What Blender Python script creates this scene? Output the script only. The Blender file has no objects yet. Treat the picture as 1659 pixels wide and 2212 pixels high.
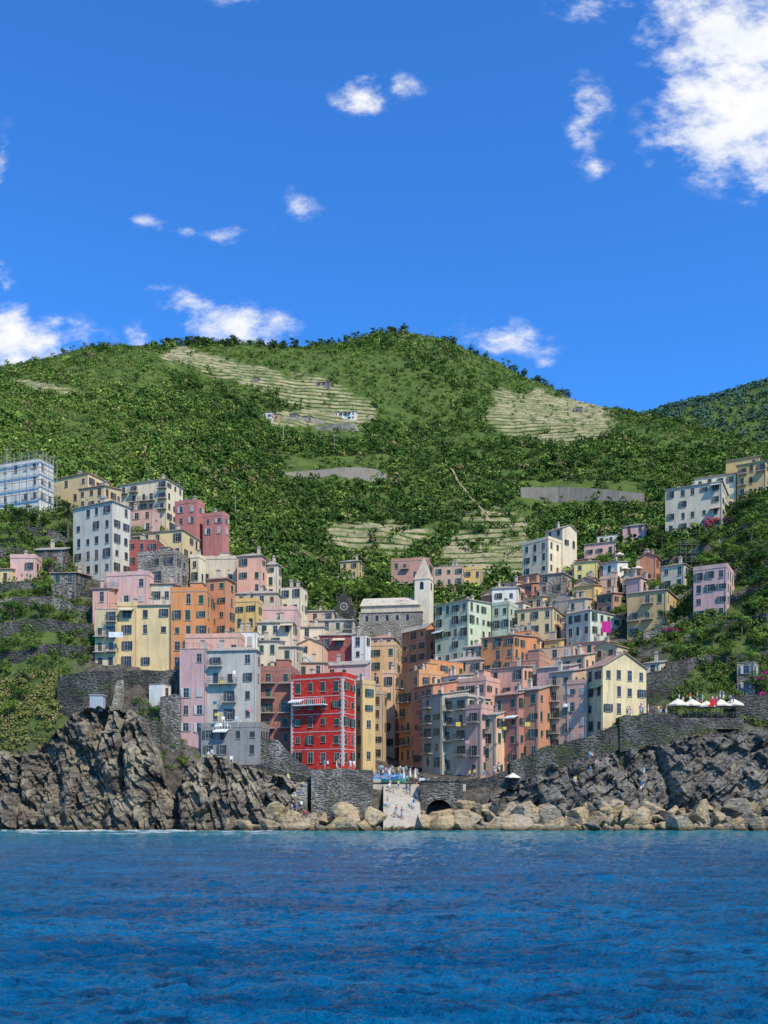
import bpy, math, random
import numpy as np
from mathutils import Vector, Matrix
random.seed(7); rng=np.random.default_rng(7)
sc=bpy.context.scene; col=sc.collection
CZ=3.5
def X(px,y): return (px-829.5)*y/2000.0
def Z(py,y): return CZ+(1745.0-py)*y/2000.0
# ---------------------------------------------------------------- noise
def _h(i,j,k,s):
    n=(i*73856093)^(j*19349663)^(k*83492791)^(s*374761393)
    n&=0xffffffff; n=((n^(n>>13))*1274126177)&0xffffffff
    n=((n^(n>>15))*2246822519)&0xffffffff
    return ((n^(n>>16))&0xffffff)/16777215.0
def vn(x,y,z,s=0):
    x=np.asarray(x,float);y=np.asarray(y,float)+0*x;z=np.asarray(z,float)+0*x
    i=np.floor(x).astype(np.int64);j=np.floor(y).astype(np.int64);k=np.floor(z).astype(np.int64)
    fx=x-i;fy=y-j;fz=z-k
    fx=fx*fx*(3-2*fx);fy=fy*fy*(3-2*fy);fz=fz*fz*(3-2*fz)
    r=0
    for a in (0,1):
        for b in (0,1):
            for c in (0,1):
                r=r+_h(i+a,j+b,k+c,s)*(fx if a else 1-fx)*(fy if b else 1-fy)*(fz if c else 1-fz)
    return r*2-1
def fbm(x,y,z=0,o=4,s=0):
    r=0;a=1;t=0
    for q in range(o):
        r=r+a*vn(np.asarray(x)*2**q,np.asarray(y)*2**q,np.asarray(z)*2**q,s+q*17);t+=a;a*=.5
    return r/t
def cell(u,w,s):
    i=np.floor(u).astype(np.int64);j=np.floor(w+.5*(i%2)+_h(i,i*0,i*0,s+5)).astype(np.int64)
    return _h(i,j,i*0,s)
# ---------------------------------------------------------------- terrain table
C=np.array([-900,0,100,200,300,400,500,600,700,800,870,950,1050,1150,1250,1350,1450,1550,1659,2600],float)
T={146:[1818]*20,
156:[1795]*20,
160:[1650,1650,1650,1640,1650,1700,1705,1725,1720,1745,1750,1752,1752,1752,1745,1735,1715,1705,1700,1700],
163:[1560,1560,1550,1575,1520,1605,1640,1668,1668,1705,1716,1722,1702,1692,1665,1575,1580,1590,1600,1600],
170:[1460,1460,1445,1455,1452,1595,1610,1645,1662,1682,1690,1690,1682,1655,1605,1550,1548,1545,1550,1550],
180:[1320,1320,1320,1345,1410,1500,1560,1610,1640,1662,1668,1664,1645,1605,1560,1500,1440,1410,1390,1370],
190:[1240,1240,1240,1262,1310,1390,1490,1550,1605,1640,1652,1635,1600,1545,1480,1425,1385,1335,1290,1240],
200:[1165,1165,1170,1235,1260,1300,1410,1480,1560,1605,1640,1590,1510,1455,1420,1385,1345,1280,1205,1150],
215:[1100,1100,1100,1150,1170,1240,1310,1380,1450,1520,1565,1510,1430,1380,1345,1300,1260,1205,1140,1050],
235:[1000,1020,1060,1080,1120,1170,1240,1300,1350,1375,1385,1360,1335,1300,1270,1225,1180,1145,1090,980],
260:[950,970,1010,1040,1070,1110,1180,1240,1270,1290,1295,1285,1290,1265,1210,1180,1155,1125,1040,900],
300:[900,935,965,990,1015,1050,1110,1170,1205,1225,1230,1225,1225,1220,1185,1155,1125,1085,1010,870],
360:[880,900,920,930,945,970,1020,1075,1110,1130,1140,1140,1130,1130,1110,1090,1065,1045,998,850],
430:[840,850,845,845,860,890,930,975,1000,1030,1040,1040,1030,1020,1010,1000,1000,1005,995,900],
520:[800,806,796,790,800,820,850,880,900,912,930,930,930,930,930,930,940,965,990,960],
620:[800,792,776,751,756,747,743,750,758,768,778,788,822,854,884,894,915,947,986,970],
720:[900,850,830,800,790,780,770,765,744,724,716,732,775,822,868,889,913,945,985,990],
860:[1100,1050,1000,950,920,900,880,870,850,830,830,850,880,920,950,980,1000,1050,1080,1100],
1100:[1600]*20}
YR=np.array(sorted(T),float)
ZT=np.array([[Z(p,yy) for p in T[int(yy)]] for yy in YR])
def gbase(px,y):
    px=np.clip(px,-900,2600);y=np.clip(y,146,1100)
    i=np.clip(np.searchsorted(C,px,side='right')-1,0,len(C)-2)
    fx=(px-C[i])/(C[i+1]-C[i]); fx=fx*.5+.5*fx*fx*(3-2*fx)
    j=np.clip(np.searchsorted(YR,y,side='right')-1,0,len(YR)-2)
    fy=(y-YR[j])/(YR[j+1]-YR[j])
    a=ZT[j,i]*(1-fx)+ZT[j,i+1]*fx; b=ZT[j+1,i]*(1-fx)+ZT[j+1,i+1]*fx
    return a*(1-fy)+b*fy
def G(x,y):
    x=np.asarray(x,float);y=np.asarray(y,float)
    px=829.5+2000*x/np.maximum(y,1)
    z=gbase(px,y)
    amp=np.clip((y-240)/120,0,1)*np.where(y>540,np.clip(1-(y-540)/90,0.18,1),1)
    z=z+amp*(10*fbm(x/70,y/90,0,3,5)+2.5*fbm(x/18,y/18,0,2,9))
    z=z+np.clip((y-150)/20,0,1)*.5*fbm(x/4,y/4,0,3,3)
    return z
def g(x,y): return float(G(np.array([x]),np.array([y]))[0])
def PY(y,z): return 1745-2000*(z-CZ)/y
ELL=[(520,805,190,26,16),(700,868,125,46,22),(1180,905,150,66,6),(820,1165,130,42,0),(1070,1195,120,55,0),(1075,1125,75,30,10),(90,835,110,10,8),(640,905,70,18,0)]
def terr(px,py):
    m=np.zeros_like(px)
    for cx,cy,rx,ry,r in ELL:
        c=math.cos(math.radians(r));s=math.sin(math.radians(r))
        dx=px-cx;dy=py-cy
        u=(dx*c+dy*s)/rx;v=(-dx*s+dy*c)/ry
        m=np.maximum(m,1.25-np.sqrt(u*u+v*v))
    m=m+.3*fbm(px/40,py/25,0,3,31)
    return np.clip((m-.2)*5,0,1)
# ---------------------------------------------------------------- materials
def newmat(n):
    m=bpy.data.materials.new(n);m.use_nodes=True
    nt=m.node_tree;b=nt.nodes['Principled BSDF'];return m,nt,b
def nd(nt,t,**k):
    n=nt.nodes.new(t)
    for a,v in k.items(): setattr(n,a,v)
    return n
def mixc(nt,f,a,b,bt='MIX'):
    n=nt.nodes.new('ShaderNodeMix');n.data_type='RGBA';n.blend_type=bt
    for s,v in ((0,f),(6,a),(7,b)):
        if isinstance(v,bpy.types.NodeSocket): nt.links.new(v,n.inputs[s])
        elif s==0: n.inputs[0].default_value=v
        else: n.inputs[s].default_value=(*v,1) if len(v)==3 else v
    return n.outputs[2]
def math_(nt,op,a,b=None,c=None,cl=False):
    n=nt.nodes.new('ShaderNodeMath');n.operation=op;n.use_clamp=cl
    for s,v in enumerate((a,b,c)):
        if v is None: continue
        if isinstance(v,bpy.types.NodeSocket): nt.links.new(v,n.inputs[s])
        else: n.inputs[s].default_value=v
    return n.outputs[0]
def posn(nt,scale):
    p=nt.nodes.new('ShaderNodeNewGeometry');m=nt.nodes.new('ShaderNodeMapping')
    m.inputs['Scale'].default_value=scale;nt.links.new(p.outputs['Position'],m.inputs['Vector']);return m.outputs[0]
def noise(nt,vec,scale,detail=4,rough=.6):
    n=nt.nodes.new('ShaderNodeTexNoise');n.inputs['Scale'].default_value=scale;n.inputs['Detail'].default_value=detail;n.inputs['Roughness'].default_value=rough
    if vec: nt.links.new(vec,n.inputs['Vector'])
    return n.outputs['Fac']
def ramp(nt,f,a,b):
    n=nt.nodes.new('ShaderNodeMapRange');n.inputs[1].default_value=a;n.inputs[2].default_value=b;nt.links.new(f,n.inputs[0]);return n.outputs[0]
def bump(nt,b,h,dist=.05,st=.6):
    n=nt.nodes.new('ShaderNodeBump');n.inputs['Distance'].default_value=dist;n.inputs['Strength'].default_value=st
    nt.links.new(h,n.inputs['Height']);nt.links.new(n.outputs[0],b.inputs['Normal'])
_mc={}
def flat(n,c,r=.7,metal=0):
    if n in _mc:return _mc[n]
    m,nt,b=newmat(n)
    f=noise(nt,posn(nt,(1,1,1)),3.0)
    cc=mixc(nt,ramp(nt,f,.3,.7),[v*.82 for v in c],[min(1,v*1.1) for v in c]);nt.links.new(cc,b.inputs['Base Color'])
    b.inputs['Roughness'].default_value=r;b.inputs['Metallic'].default_value=metal
    _mc[n]=m;return m
def plaster(n,c):
    k='plaster_'+n
    if k in _mc:return _mc[k]
    c=[min(.8,q*1.1) for q in c]
    m,nt,b=newmat(k)
    v=posn(nt,(1,1,1))
    f1=ramp(nt,noise(nt,v,.35,4,.65),.35,.7)
    f2=ramp(nt,noise(nt,posn(nt,(1.6,1.6,.18)),1.0,4,.6),.48,.7)
    f3=ramp(nt,noise(nt,v,1.4,5,.72),.52,.66)
    gray=sum(c)/3
    c1=mixc(nt,f1,c,[q*.74+gray*.06 for q in c])
    c2=mixc(nt,math_(nt,'MULTIPLY',f2,.65),c1,[q*.48+.03 for q in c])
    c3=mixc(nt,math_(nt,'MULTIPLY',f3,.5),c2,[min(.8,q*.64+gg) for q,gg in zip(c,(.22,.17,.11))])
    nt.links.new(c3,b.inputs['Base Color']);b.inputs['Roughness'].default_value=.95;b.inputs['Specular IOR Level'].default_value=.2
    _mc[k]=m;return m
def stone(n,c1,c2,sc_=1.5,dark=.35,grn=0):
    if n in _mc:return _mc[n]
    m,nt,b=newmat(n)
    v=posn(nt,(1,1,1.9))
    vo=nt.nodes.new('ShaderNodeTexVoronoi');vo.inputs['Scale'].default_value=sc_;nt.links.new(v,vo.inputs['Vector'])
    sep=nt.nodes.new('ShaderNodeSeparateColor');nt.links.new(vo.outputs['Color'],sep.inputs[0])
    a=mixc(nt,sep.outputs[0],c1,c2)
    a=mixc(nt,ramp(nt,noise(nt,v,.16,6,.75),.4,.6),a,[q*.4 for q in c1])
    a=mixc(nt,math_(nt,'MULTIPLY',ramp(nt,noise(nt,posn(nt,(1,1,.3)),.25,6,.75),.5,.62),.75),a,[q*1.2+.03 for q in c2])
    if grn: a=mixc(nt,math_(nt,'MULTIPLY',ramp(nt,noise(nt,v,.2,7,.8),.5,.6),grn),a,(.06,.085,.02))
    e=ramp(nt,vo.outputs['Distance'],.85,.4)
    a=mixc(nt,e,[q*dark for q in c1],a)
    nt.links.new(a,b.inputs['Base Color']);b.inputs['Roughness'].default_value=.95
    bump(nt,b,math_(nt,'ADD',math_(nt,'MULTIPLY',e,.6),noise(nt,v,1.2,7,.7)),.35,.9)
    _mc[n]=m;return m
def rockmat(n,ca,cb,cc_,wet=True,rot=.5):
    m,nt,b=newmat(n)
    gq=nt.nodes.new('ShaderNodeNewGeometry');mp=nt.nodes.new('ShaderNodeMapping')
    mp.inputs['Rotation'].default_value=(0,rot,0.2);mp.inputs['Scale'].default_value=(.25,.4,2.2)
    nt.links.new(gq.outputs['Position'],mp.inputs[0])
    f=noise(nt,mp.outputs[0],1.0,8,.7); f2=noise(nt,posn(nt,(1,1,1)),.2,6,.65)
    f3=noise(nt,posn(nt,(1,1,1)),1.6,6,.7)
    a=mixc(nt,ramp(nt,f,.42,.6),ca,cb); a=mixc(nt,ramp(nt,f2,.47,.6),a,cc_)
    a=mixc(nt,math_(nt,'MULTIPLY',ramp(nt,f3,.5,.62),.8),a,[q*.3 for q in ca])
    if wet:
        sx=nt.nodes.new('ShaderNodeSeparateXYZ');nt.links.new(gq.outputs['Position'],sx.inputs[0])
        w=ramp(nt,math_(nt,'ADD',sx.outputs[2],math_(nt,'MULTIPLY',f3,1.2)),.6,1.3)
        a=mixc(nt,w,(.10,.065,.025),a)
    nt.links.new(a,b.inputs['Base Color']);b.inputs['Roughness'].default_value=.9
    bump(nt,b,math_(nt,'ADD',f,math_(nt,'MULTIPLY',f3,.7)),.6,1)
    return m
def leafmat():
    m=bpy.data.materials.new('foliage');m.use_nodes=True;nt=m.node_tree;nt.nodes.clear()
    o=nt.nodes.new('ShaderNodeOutputMaterial');a=nt.nodes.new('ShaderNodeAttribute');a.attribute_name='Col'
    d=nt.nodes.new('ShaderNodeBsdfDiffuse')
    nt.links.new(a.outputs['Color'],d.inputs[0]);nt.links.new(d.outputs[0],o.inputs[0]);return m
LEAF=leafmat()
# ---------------------------------------------------------------- mesh helpers
class MB:
    def __init__(s): s.v=[];s.f=[];s.m=[]
    def box(s,x0,x1,y0,y1,z0,z1,m=0):
        b=len(s.v)
        s.v+=[(x0,y0,z0),(x1,y0,z0),(x1,y1,z0),(x0,y1,z0),(x0,y0,z1),(x1,y0,z1),(x1,y1,z1),(x0,y1,z1)]
        s.f+=[(b,b+3,b+2,b+1),(b+4,b+5,b+6,b+7),(b,b+1,b+5,b+4),(b+1,b+2,b+6,b+5),(b+2,b+3,b+7,b+6),(b+3,b,b+4,b+7)];s.m+=[m]*6
    def poly(s,pts,m=0):
        b=len(s.v);s.v+=[tuple(p) for p in pts];s.f.append(tuple(range(b,b+len(pts))));s.m.append(m)
    def prism(s,bot,top,m=0):
        b=len(s.v);n=len(bot);s.v+=[tuple(p) for p in bot]+[tuple(p) for p in top]
        s.f.append(tuple(reversed(range(b,b+n))));s.f.append(tuple(range(b+n,b+2*n)));s.m+=[m,m]
        for i in range(n):
            j=(i+1)%n;s.f.append((b+i,b+j,b+n+j,b+n+i));s.m.append(m)
    def cyl(s,p,q,r0,r1,n=8,m=0):
        p=Vector(p);q=Vector(q);d=(q-p).normalized()
        a=d.orthogonal().normalized();c=d.cross(a)
        s.prism([p+(a*math.cos(t)+c*math.sin(t))*r0 for t in [i*2*math.pi/n for i in range(n)]],
                [q+(a*math.cos(t)+c*math.sin(t))*r1 for t in [i*2*math.pi/n for i in range(n)]],m)
    def mesh(s,name,mats):
        me=bpy.data.meshes.new(name);me.from_pydata(s.v,[],s.f)
        for q in mats: me.materials.append(q)
        me.polygons.foreach_set('material_index',s.m);me.update();return me
def ob(name,me,parent=None,loc=(0,0,0),rz=0,**k):
    o=bpy.data.objects.new(name,me);col.objects.link(o);o.location=loc;o.rotation_euler=(0,0,rz)
    if parent:o.parent=parent
    for a,v in k.items(): o[a]=v
    return o
def gridmesh(name,P,mats,attrs={}):
    ny,nx=P.shape[:2];me=bpy.data.meshes.new(name)
    idx=np.arange(ny*nx).reshape(ny,nx)
    q=np.stack([idx[:-1,:-1],idx[:-1,1:],idx[1:,1:],idx[1:,:-1]],-1).reshape(-1,4)
    me.vertices.add(ny*nx);me.vertices.foreach_set('co',P.reshape(-1).astype(np.float32))
    me.loops.add(len(q)*4);me.loops.foreach_set('vertex_index',q.reshape(-1).astype(np.int32))
    me.polygons.add(len(q));me.polygons.foreach_set('loop_start',np.arange(0,len(q)*4,4,dtype=np.int32))
    me.polygons.foreach_set('use_smooth',np.ones(len(q),bool))
    me.update(calc_edges=True)
    for n,a in attrs.items():
        at=me.attributes.new(n,'FLOAT','POINT');at.data.foreach_set('value',a.reshape(-1).astype(np.float32))
    for m in mats: me.materials.append(m)
    return me
def leafmesh(name,P,R,Cc,nl,ls=.3,var=.35,up=.75,jit=.35):
    P=np.asarray(P,float);R=np.asarray(R,float);Cc=np.asarray(Cc,float)
    if R.ndim==1:R=np.stack([R,R,R*.85],1)
    M=len(P)*nl
    d=rng.normal(size=(M,3));d/=np.linalg.norm(d,axis=1)[:,None]
    fl=rng.random(M)<up;d[fl,2]=np.abs(d[fl,2])
    Rr=np.repeat(R,nl,0);c=np.repeat(P,nl,0)+d*Rr*rng.uniform(.55,1.05,(M,1))
    n=d+rng.normal(size=(M,3))*jit;n/=np.linalg.norm(n,axis=1)[:,None]
    t=np.cross(n,rng.normal(size=(M,3)));t/=np.linalg.norm(t,axis=1)[:,None];b=np.cross(n,t)
    s=(ls*Rr.mean(1)*rng.uniform(.6,1.35,M))[:,None]
    V=np.stack([c+t*s,c+b*s*.7,c-t*s*.9,c-b*s*.7],1).reshape(-1,3)
    me=bpy.data.meshes.new(name);me.vertices.add(M*4);me.vertices.foreach_set('co',V.reshape(-1).astype(np.float32))
    me.loops.add(M*4);me.loops.foreach_set('vertex_index',np.arange(M*4,dtype=np.int32))
    me.polygons.add(M);me.polygons.foreach_set('loop_start',np.arange(0,M*4,4,dtype=np.int32));me.update(calc_edges=True)
    cc=np.repeat(Cc,nl,0)*rng.uniform(1-var,1+var,(M,1))
    a=me.attributes.new('Col','FLOAT_COLOR','FACE')
    a.data.foreach_set('color',np.concatenate([cc,np.ones((M,1))],1).reshape(-1).astype(np.float32))
    me.materials.append(LEAF);return me
# ---------------------------------------------------------------- ground
lev=4.0
pxs=np.concatenate([np.linspace(-900,-60,40),np.linspace(-50,1710,560),np.linspace(1730,2600,40)])
ys=np.concatenate([np.arange(146,240,.7),np.arange(240,420,.9),np.arange(420,740,1.2),np.linspace(742,1100,30)])
PX,YY=np.meshgrid(pxs,ys);XX=(PX-829.5)*YY/2000;ZZ=G(XX,YY)
py_=PY(YY,ZZ);tm=terr(PX,py_)*np.clip((YY-255)/15,0,1)
fr_=ZZ/lev-np.floor(ZZ/lev)
zt=(np.floor(ZZ/lev)+np.clip((fr_-.4)/.5,0,1))*lev
ZZ=ZZ*(1-tm)+zt*tm
veg=np.clip((YY-225)/30+.25*fbm(XX/9,YY/9,0,3,77),0,1)
veg=np.maximum(veg,np.clip((PX-1400)/60,0,1)*np.clip((YY-166)/5,0,1)*.9)
veg=np.maximum(veg,np.clip((PX-1220)/60,0,1)*np.clip((YY-205)/5,0,1)*.9)
veg=np.maximum(veg,np.clip((200-PX)/50,0,1)*np.clip((YY-158)/5,0,1)*.9)
m,nt,b=newmat('ground')
at=nd(nt,'ShaderNodeAttribute',attribute_name='veg');at2=nd(nt,'ShaderNodeAttribute',attribute_name='tm')
v=posn(nt,(1,1,1))
vil=mixc(nt,ramp(nt,noise(nt,v,.6,6,.7),.38,.62),(.04,.034,.026),(.13,.115,.09))
gr=mixc(nt,ramp(nt,noise(nt,v,.12,6,.7),.35,.65),(.045,.075,.017),(.10,.14,.03))
gr=mixc(nt,ramp(nt,noise(nt,v,.5,6,.7),.6,.72),gr,(.18,.15,.08))
sx=nt.nodes.new('ShaderNodeSeparateXYZ');nt.links.new(v,sx.inputs[0])
frz=math_(nt,'FRACT',math_(nt,'DIVIDE',sx.outputs[2],lev))
stp=math_(nt,'MULTIPLY',ramp(nt,frz,.46,.54),ramp(nt,frz,.99,.93))
tread=mixc(nt,ramp(nt,noise(nt,v,.05,5,.6),.4,.6),(.05,.09,.02),(.09,.13,.03))
ris=mixc(nt,ramp(nt,noise(nt,v,.12,5,.7),.42,.58),(.17,.17,.075),(.34,.28,.16))
tr=mixc(nt,stp,tread,ris)
tr=mixc(nt,math_(nt,'MULTIPLY',ramp(nt,noise(nt,v,.2,6,.75),.56,.62),.8),tr,(.06,.10,.022))
a=mixc(nt,at.outputs['Fac'],vil,gr);a=mixc(nt,at2.outputs['Fac'],a,tr)
nt.links.new(a,b.inputs['Base Color']);b.inputs['Roughness'].default_value=1;b.inputs['Specular IOR Level'].default_value=.1
bump(nt,b,noise(nt,v,1.0,6),.5,.7)
ob('ground',gridmesh('ground',np.stack([XX,YY,ZZ],-1),[m],{'veg':veg,'tm':tm}),kind='structure',label='steep green terraced hillside behind the harbour village')
gmat=m
pf=np.linspace(1250,2800,260);tf=np.linspace(0,1,90)
rp=[1250,1400,1450,1500,1560,1600,1659,1750,1900,2800];rv=[1010,920,902,890,872,857,841,822,806,835]
PF,TF=np.meshgrid(pf,tf);YF=1150+TF*450
pr=np.interp(PF,rp,rv);prof=np.sin(TF*math.pi/2)**.8
ZF=Z(pr,1600)*prof+TF*0;XF=(PF-829.5)*YF/2000
ZF=ZF+(1-TF)*TF*4*22*fbm(XF/120,YF/120,0,4,3)+1.5*fbm(XF/14,YF/14,0,2,8)
ob('hill',gridmesh('hill',np.stack([XF,YF,ZF],-1),[gmat],{'veg':np.ones_like(XF),'tm':np.zeros_like(XF)}),kind='structure',label='distant wooded hill behind the main slope')
# ---------------------------------------------------------------- hill vegetation
def hillpts(n,pxr,yr,pw=1.0):
    px=rng.uniform(*pxr,n);y=yr[0]*(yr[1]/yr[0])**(rng.random(n)**pw);x=(px-829.5)*y/2000;return px,x,y
px,x,y=hillpts(48000,(-120,1780),(238,735))
z=G(x,y);pyy=PY(y,z);t=terr(px,pyy)
n1=fbm(x/45,y/60,0,3,41);n2=fbm(x/12,y/12,0,2,43)
keep=(rng.random(len(px))>t*.94)
keep&=~((n2+.5*n1<-.5)&(rng.random(len(px))<.6))
keep&=~((px>700)&(px<1060)&(y<262)&(rng.random(len(px))>.35))
keep&=~((px>1250)&(y<250)&(rng.random(len(px))>.5))
sp_=rng.random(len(px))>.12
keep&=~((px>1118)&(px<1398)&(pyy>1040)&(pyy<1094)&sp_)
keep&=~((px>608)&(px<840)&(pyy>985)&(pyy<1045)&sp_)
keep&=~((px>670)&(px<785)&(pyy>885)&(pyy<950)&sp_)
px,x,y,z,pyy,n1,n2=[q[keep] for q in (px,x,y,z,pyy,n1,n2)]
forest=np.clip((n1+.02+.55*np.exp(-((pyy-1000)/100)**2)*(px>300)*(px<1350)+.4*(px>420)*(pyy>960))*2.5,0,1)
r=np.where(rng.random(len(px))<.04+.46*forest,rng.uniform(1.7,3.7,len(px)),rng.uniform(.6,1.5,len(px)))*(.7+.3*y/500)
cd=np.array([.050,.095,.022]);cm=np.array([.12,.185,.036]);cl=np.array([.23,.295,.06]);cb=np.array([.2,.18,.07])
w=np.clip(.52+n2*1.3+rng.normal(size=len(px))*.3-forest*.45+.4*(px<450)*(y<500),0,1)[:,None]
cc=cd*(1-w)+cm*w;w2=(rng.random(len(px))<.2+.22*(px<400))[:,None]*rng.random((len(px),1));cc=cc*(1-w2)+cl*w2
w3=(rng.random(len(px))<.05)[:,None];cc=np.where(w3,cb,cc)
P=np.stack([x,y,z+r*.3],1);R3=np.stack([r,r,r*rng.uniform(.7,1.2,len(r))],1)
big=r>1.7
Q=[];QR=[];QC=[]
for k in range(4):
    off=rng.normal(size=(big.sum(),3))*r[big][:,None]*np.array([.42,.42,.28]);Q.append(P[big]+off);f=rng.uniform(.42,.66,big.sum());QR.append(R3[big]*f[:,None]);QC.append(cc[big]*rng.uniform(.75,1.3,(big.sum(),1)))
ob('hillside_scrub',leafmesh('hillside_scrub',np.concatenate([P[~big]]+Q),np.concatenate([R3[~big]]+QR),np.concatenate([cc[~big]]+QC),20,.31,.3,.8,.3),kind='stuff',label='dense green scrub and woodland covering the hillside')
px,x,y=hillpts(90000,(-60,1700),(255,680))
z=G(x,y);pyy=PY(y,z);t=terr(px,pyy);k=t>.5;px,x,y,z=[q[k] for q in (px,x,y,z)]
for it in range(4):
    z=G(x,y);sl=(G(x,y+.5)-z)/.5;tg=(np.round(z/lev-.32)+.32)*lev;dy=np.clip((tg-z)/np.maximum(sl,.15),-5,5);y=y+dy
z0_=G(x,y);ok=np.abs(z0_-(np.round(z0_/lev-.32)+.32)*lev)<.5
z=np.floor(z0_/lev)*lev;px=829.5+2000*x/y
k=ok&(rng.random(len(x))<.8)&(fbm(x/25,y/25,0,2,91)>-.35)
x,y,z,px=[q[k] for q in (x,y,z,px)]
r=rng.uniform(.4,.7,len(x));cw=rng.random((len(x),1));cc=np.array([.055,.105,.022])*(1-cw)+np.array([.12,.18,.035])*cw
ob('vineyard_rows',leafmesh('vineyard_rows',np.stack([x,y,z+.6],1),r,cc,8,.5),kind='stuff',label='rows of vines along the hillside terraces')
px=rng.uniform(1350,1800,2500);tt=rng.random(2500)
yy=1150+tt*450;xx=(px-829.5)*yy/2000;zz=Z(np.interp(px,rp,rv),1600)*np.sin(tt*math.pi/2)**.8+(1-tt)*tt*4*22*fbm(xx/120,yy/120,0,4,3)
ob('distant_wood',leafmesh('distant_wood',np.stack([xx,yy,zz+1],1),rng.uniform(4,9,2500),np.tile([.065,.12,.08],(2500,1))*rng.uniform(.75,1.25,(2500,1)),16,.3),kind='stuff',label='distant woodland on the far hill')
def under(name,regs,label):
    Ps=[];Rs=[];Cs=[]
    for (p0,p1,y0,y1,n,r0,r1,cA,cB) in regs:
        px=rng.uniform(p0,p1,n);y=rng.uniform(y0,y1,n);x=(px-829.5)*y/2000
        k=fbm(x/3.5,y/3.5,0,2,55)>-.3;px,x,y=px[k],x[k],y[k]
        z=G(x,y);r=rng.uniform(r0,r1,len(x));w=rng.random((len(x),1))
        Ps.append(np.stack([x,y,z+r*.3],1));Rs.append(r);Cs.append(np.array(cA)*(1-w)+np.array(cB)*w)
    ob(name,leafmesh(name,np.concatenate(Ps),np.concatenate(Rs),np.concatenate(Cs),50,.2),kind='stuff',label=label)
dk=(.04,.075,.018);md=(.12,.17,.035);dry=(.24,.2,.08)
under('undergrowth',[(-150,128,159.5,169,900,.4,1.2,md,dry),(-150,205,169,186,900,.4,1.1,dk,md),(-150,160,186,236,800,.6,1.7,dk,md),
 (1450,1850,167,182,800,.5,1.3,dk,md),(1440,1850,182,236,1800,.5,1.6,dk,md),(1290,1480,185,240,700,.5,1.3,dk,md),(160,520,215,245,300,.8,2,dk,md),
 (620,900,236,262,230,.8,2.2,dk,md),(1045,1300,222,262,500,.8,1.8,dk,md),(290,400,160.5,164,90,.4,.9,dk,md),(1090,1250,203,240,240,.7,1.5,dk,md),(1420,1660,160.5,163.5,90,.3,.9,dk,dry),(1300,1400,161.5,164,50,.3,.9,dk,md)],'wild shrubs and dry grass on the rocky slopes')
# ---------------------------------------------------------------- cliffs
def curtain(name,pxa,pxb,nx,ny,topx,topv,y0,ydep,pw,mat,label,rot,amp=1.0,seed=0):
    p=np.linspace(pxa,pxb,nx);t=np.linspace(0,1,ny);Pp,Tt=np.meshgrid(p,t)
    top=np.interp(Pp,topx,topv)+12*fbm(Pp/20,Pp*0,seed,4,13)
    yb=y0+ydep*Tt**pw
    zt_=Z(top,y0+ydep);z=-1.5+(zt_+1.5)*np.minimum(Tt/.9,1)
    x=(Pp-829.5)*(y0+ydep*.5)/2000
    wx=.35*fbm(x/2.5,z/2.5,seed,3,21);wz=.35*fbm(x/2.5+9,z/2.5,seed,3,23)
    rt_=rot+.25*np.round(vn(x/9,z/12,seed,91)*2)/2
    u=(x+wx)*np.sin(rt_)+(z+wz)*np.cos(rt_);w=(x+wx)*np.cos(rt_)-(z+wz)*np.sin(rt_)
    gul=-3.2*np.maximum(0,1-np.abs(fbm(x/8+.12*z/8,z/30,seed,2,11))*6)
    butt=1.4*fbm(x/7,z/14,seed,3,12)
    b1=cell(u/1.3,w/3.2,31);b2=cell(u/.5,w/1.5,32);b3=cell(w/2.2,u/2.8,33);b0=cell(u/3.1,w/5,34)
    saw=(u/1.3)%1
    disp=(butt+gul+1.6*(b0-.5)+1.8*(b1-.5)+.9*(b2-.5)+1.6*(b3-.5)-.5*saw+.35*fbm(x/.9,z/.9,seed,3,51))*amp
    fade=np.clip((1-Tt)/.04,0,1)
    yy=yb-disp*(.3+.7*fade)
    yy=np.where(Tt>.93,yb+(Tt-.93)/.07*4,yy)
    z=z+(.5*fbm(x/1.2,Tt*20,seed,3,61)+.7*(b1-.5))*np.minimum(Tt*8,1)
    return ob(name,gridmesh(name,np.stack([x,yy,z],-1),[mat],{}),kind='structure',label=label)
RK=rockmat('cliff_rock',(.085,.068,.05),(.27,.225,.16),(.38,.315,.21),rot=.85)
curtain('cliff',-400,672,1300,330,[-400,0,60,120,160,260,290,318,340,358,372,388,402,450,500,540,570,600,640,672],[1600,1625,1630,1570,1535,1532,1545,1620,1680,1720,1730,1680,1642,1640,1650,1662,1672,1682,1702,1745],149.5,8.5,1.3,RK,'craggy layered dark rock cliff above the sea',.9)
RK2=rockmat('slab_rock',(.07,.064,.054),(.2,.18,.145),(.3,.26,.195),rot=.9)
curtain('cliff',1020,2300,1200,260,[1020,1080,1130,1180,1230,1300,1340,1400,1450,1500,1560,1620,2300],[1765,1722,1695,1672,1655,1640,1622,1618,1612,1598,1590,1585,1560],152,9.5,1.2,RK2,'sloping grey rock slabs below the terrace',-.5,.8,5)
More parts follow.
